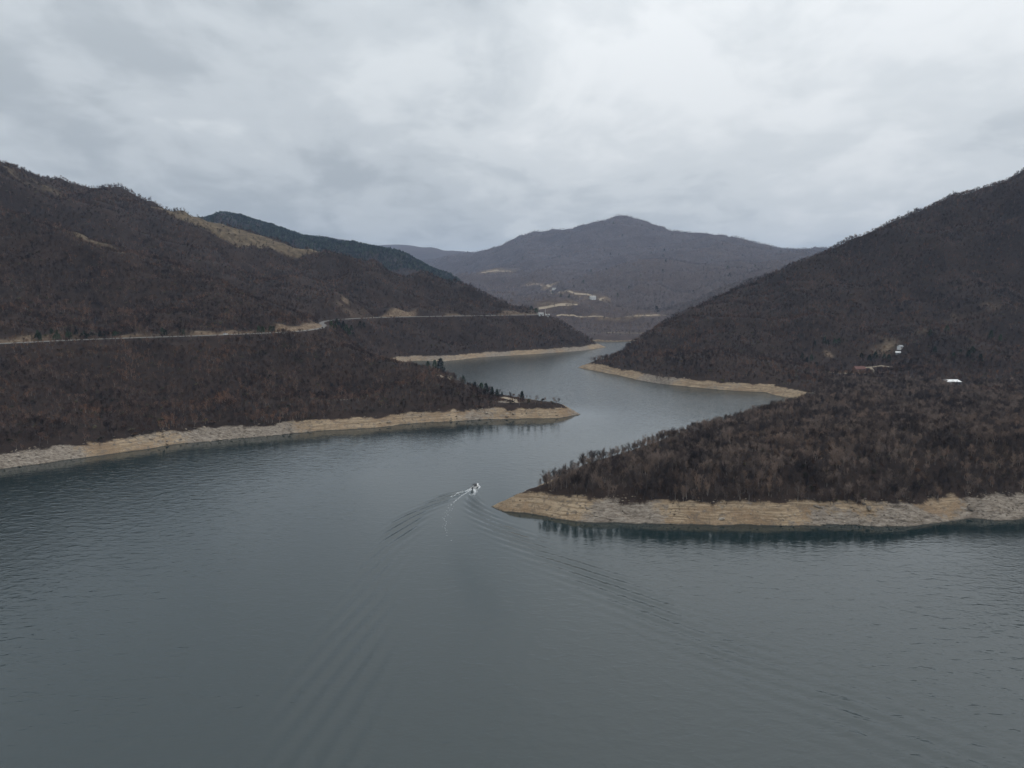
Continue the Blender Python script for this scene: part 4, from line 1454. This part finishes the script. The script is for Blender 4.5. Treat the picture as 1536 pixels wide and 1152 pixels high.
for i, (px, py, s, lb) in enumerate(((1303, 762, 1.8, 'large pale boulder high on the near bank'), (1296, 757, 1.3, 'smaller boulder left of the large pale one on the near bank'), (1082, 779, 1.5, 'dark boulder at the waterline in the middle of the near bank'),
                                     (895, 776, 1.2, 'dark boulder at the waterline near the peninsula tip'), (1225, 760, 1.6, 'long flat ledge block on the near bank'), (1455, 763, 1.9, 'grey angular block on the rocky right part of the near bank'),
                                     (760, 626, 1.7, 'angular rock on the left headland bank'), (730, 621, 2.0, 'big slanting rock on the left headland bank'), (770, 622, 1.5, 'pale rock above the water near the headland tip'), (583, 634, 2.2, 'grey rock rib on the left bank below the wood'), (435, 643, 1.8, 'grey rock patch on the left bank'))):
    g = on_ground(px, py, 200, 700)
    o = mesh_obj('boulder', *stone_mesh(800 + i, 0.7), M_STONE)
    o.location = (g[0], g[1], g[2] - 0.1)
    o.scale = (s, s * 0.8, s)
    o.rotation_euler = (0.1, 0.15, rr.uniform(0, 6))
    tag(o, lb, 'boulder')

# ------------------------------------------------------------------ boat and foam
hd = math.atan2(TRACK[0][1] - TRACK[6][1], TRACK[0][0] - TRACK[6][0])
e = tag(empty('motorboat', (BOAT[0], BOAT[1], 0.05), hd), 'small white motorboat with dark canopy trailing foam on the lake', 'boat')
e.rotation_euler = (0, R(-4), hd)
secs = [(-3.0, 1.05, 0.75), (-1.5, 1.15, 0.8), (0.5, 1.12, 0.9), (2.0, 0.75, 1.02), (3.2, 0.06, 1.15)]
V, F = [], []
for x, b, h in secs:
    V += [(x, -b, h), (x, -b * 0.8, 0.1), (x, 0, -0.35 if x < 2.5 else 0.3), (x, b * 0.8, 0.1), (x, b, h)]
for i in range(len(secs) - 1):
    for j in range(4):
        a = i * 5 + j
        F.append((a, a + 1, a + 6, a + 5))
F.append((4, 3, 2, 1, 0))
mesh_obj('hull', V, F, M_WHITE, e)
V = [(0.6, -1.08, .88), (2.0, -.72, 1.0), (3.15, -.05, 1.13), (3.15, .05, 1.13), (2.0, .72, 1.0), (0.6, 1.08, .88), (2.0, 0, 1.12), (0.6, 0, 1.05)]
mesh_obj('foredeck', V, [(0, 1, 6, 7), (1, 2, 3, 6), (6, 3, 4), (7, 6, 4, 5)], M_WHITE, e)
MB().box(-2.9, 0.55, -0.95, 0.95, 0.15, 0.28).build('floor', M_DARK, e)
for y in (-1.12, 0.97):
    MB().box(-2.95, 0.6, y, y + 0.15, 0.72, 0.86).build('gunwale', M_WHITE, e)
MB().add([(0.6, -.9, .95), (0.6, .9, .95), (0.2, .8, 1.55), (0.2, -.8, 1.55), (0.66, -.9, .95), (0.66, .9, .95), (0.26, .8, 1.55), (0.26, -.8, 1.55)],
         [(0, 1, 2, 3), (4, 7, 6, 5), (3, 2, 6, 7), (0, 3, 7, 4), (1, 5, 6, 2)]).build('windscreen', M_STEEL, e)
MB().box(-0.9, -0.3, -0.75, 0.75, 0.28, 0.75).build('seat', M_WHITE, e)
MB().box(-2.3, -1.8, -0.85, 0.85, 0.28, 0.7).build('seat', M_WHITE, e)
V, F = [], []
for i in range(6):
    a = -1 + 2 * i / 5
    for x in (-2.4, 0.35):
        V.append((x, a * 1.1, 2.15 - 0.28 * a * a))
        V.append((x, a * 1.1, 2.09 - 0.28 * a * a))
for i in range(5):
    k = 4 * i
    F += [(k, k + 2, k + 6, k + 4), (k + 1, k + 5, k + 7, k + 3), (k, k + 4, k + 5, k + 1), (k + 2, k + 3, k + 7, k + 6)]
mesh_obj('canopy', V, F, M_DARK, e)
for x in (-2.3, 0.25):
    for y in (-1.02, 1.02):
        MB().tube((x, y, 0.8), (x, y, 1.9), 0.03, 0.03, 5).build('canopy_pole', M_STEEL, e)
m_ = MB().box(-3.45, -3.0, -0.22, 0.22, 0.35, 1.15).build('outboard_motor', M_DARK, e)
MB().box(-3.3, -3.15, -0.08, 0.08, -0.4, 0.35).build('motor_leg', M_STEEL, m_)

FV, FF = [], []


def foam_line(pl, w0, w1, dens, seed, size=(0.15, 0.5)):
    rnd = random.Random(seed)
    pl = [np.array(p) for p in resample(pl, 0.5)]
    for i, p in enumerate(pl):
        t = i / max(1, len(pl) - 1)
        wd = w0 + (w1 - w0) * t
        for _ in range(int(dens * (1.15 - t) + rnd.random())):
            x, y = p[0] + rnd.gauss(0, wd), p[1] + rnd.gauss(0, wd)
            s = rnd.uniform(*size)
            z = float(wake_height(np.array([x]), np.array([y]))[0])
            b = len(FV)
            n = 5
            for k in range(n):
                a = 6.283 * k / n + rnd.uniform(-.4, .4)
                FV.append((x + s * math.cos(a) * rnd.uniform(.7, 1.5), y + s * math.sin(a) * rnd.uniform(.7, 1.5), z + 0.0))
            FV.append((x, y, z + 0.12 * s + 0.06))
            for k in range(n):
                FF.append((b + k, b + (k + 1) % n, b + n))


S = shore
foam_line([S(711, 731), S(706, 733.5), S(699, 736.5), S(690, 738), S(683, 742), S(676, 746)], 0.22, 0.7, 8, 1, (0.08, 0.26))
foam_line([S(709, 733), S(700, 739), S(692, 744), S(684, 750), S(677, 757)], 0.16, 0.4, 4, 2, (0.06, 0.2))
foam_line([S(711, 732), S(711.5, 735), S(713, 738.5), S(710, 741.5), S(706, 743)], 0.3, 0.7, 12, 3, (0.08, 0.28))
foam_line([S(718, 728), S(719.5, 731), S(717, 733), S(714, 736)], 0.2, 0.5, 8, 4, (0.07, 0.22))
foam_line([S(717.5, 726), S(716, 725), S(713, 727)], 0.2, 0.3, 6, 5, (0.07, 0.2))
foam_line([S(676, 757), S(670, 772), S(668, 790), S(675, 812)], 0.7, 1.4, 0.9, 6, (0.05, 0.14))
o = mesh_obj('wake_foam', FV, FF, M_FOAM)
tag(o, 'white foam streaks spreading behind the small motorboat', 'foam', kind='stuff')

# ------------------------------------------------------------------ haze
hz = MB().box(-12800, 12800, -1800, 12400, -20, 860).build('haze', None)
m, nt = new_mat('valley haze')
pv = nt.nodes.new('ShaderNodeVolumePrincipled')
pv.inputs['Color'].default_value = (0.52, 0.70, 1.0, 1)
pv.inputs['Density'].default_value = 5.0e-5
pv.inputs['Anisotropy'].default_value = 0.0
om = nt.nodes.new('ShaderNodeOutputMaterial')
nt.links.new(pv.outputs[0], om.inputs['Volume'])
hz.data.materials.append(m)
tag(hz, 'pale blue winter haze filling the whole valley', 'haze', kind='stuff')
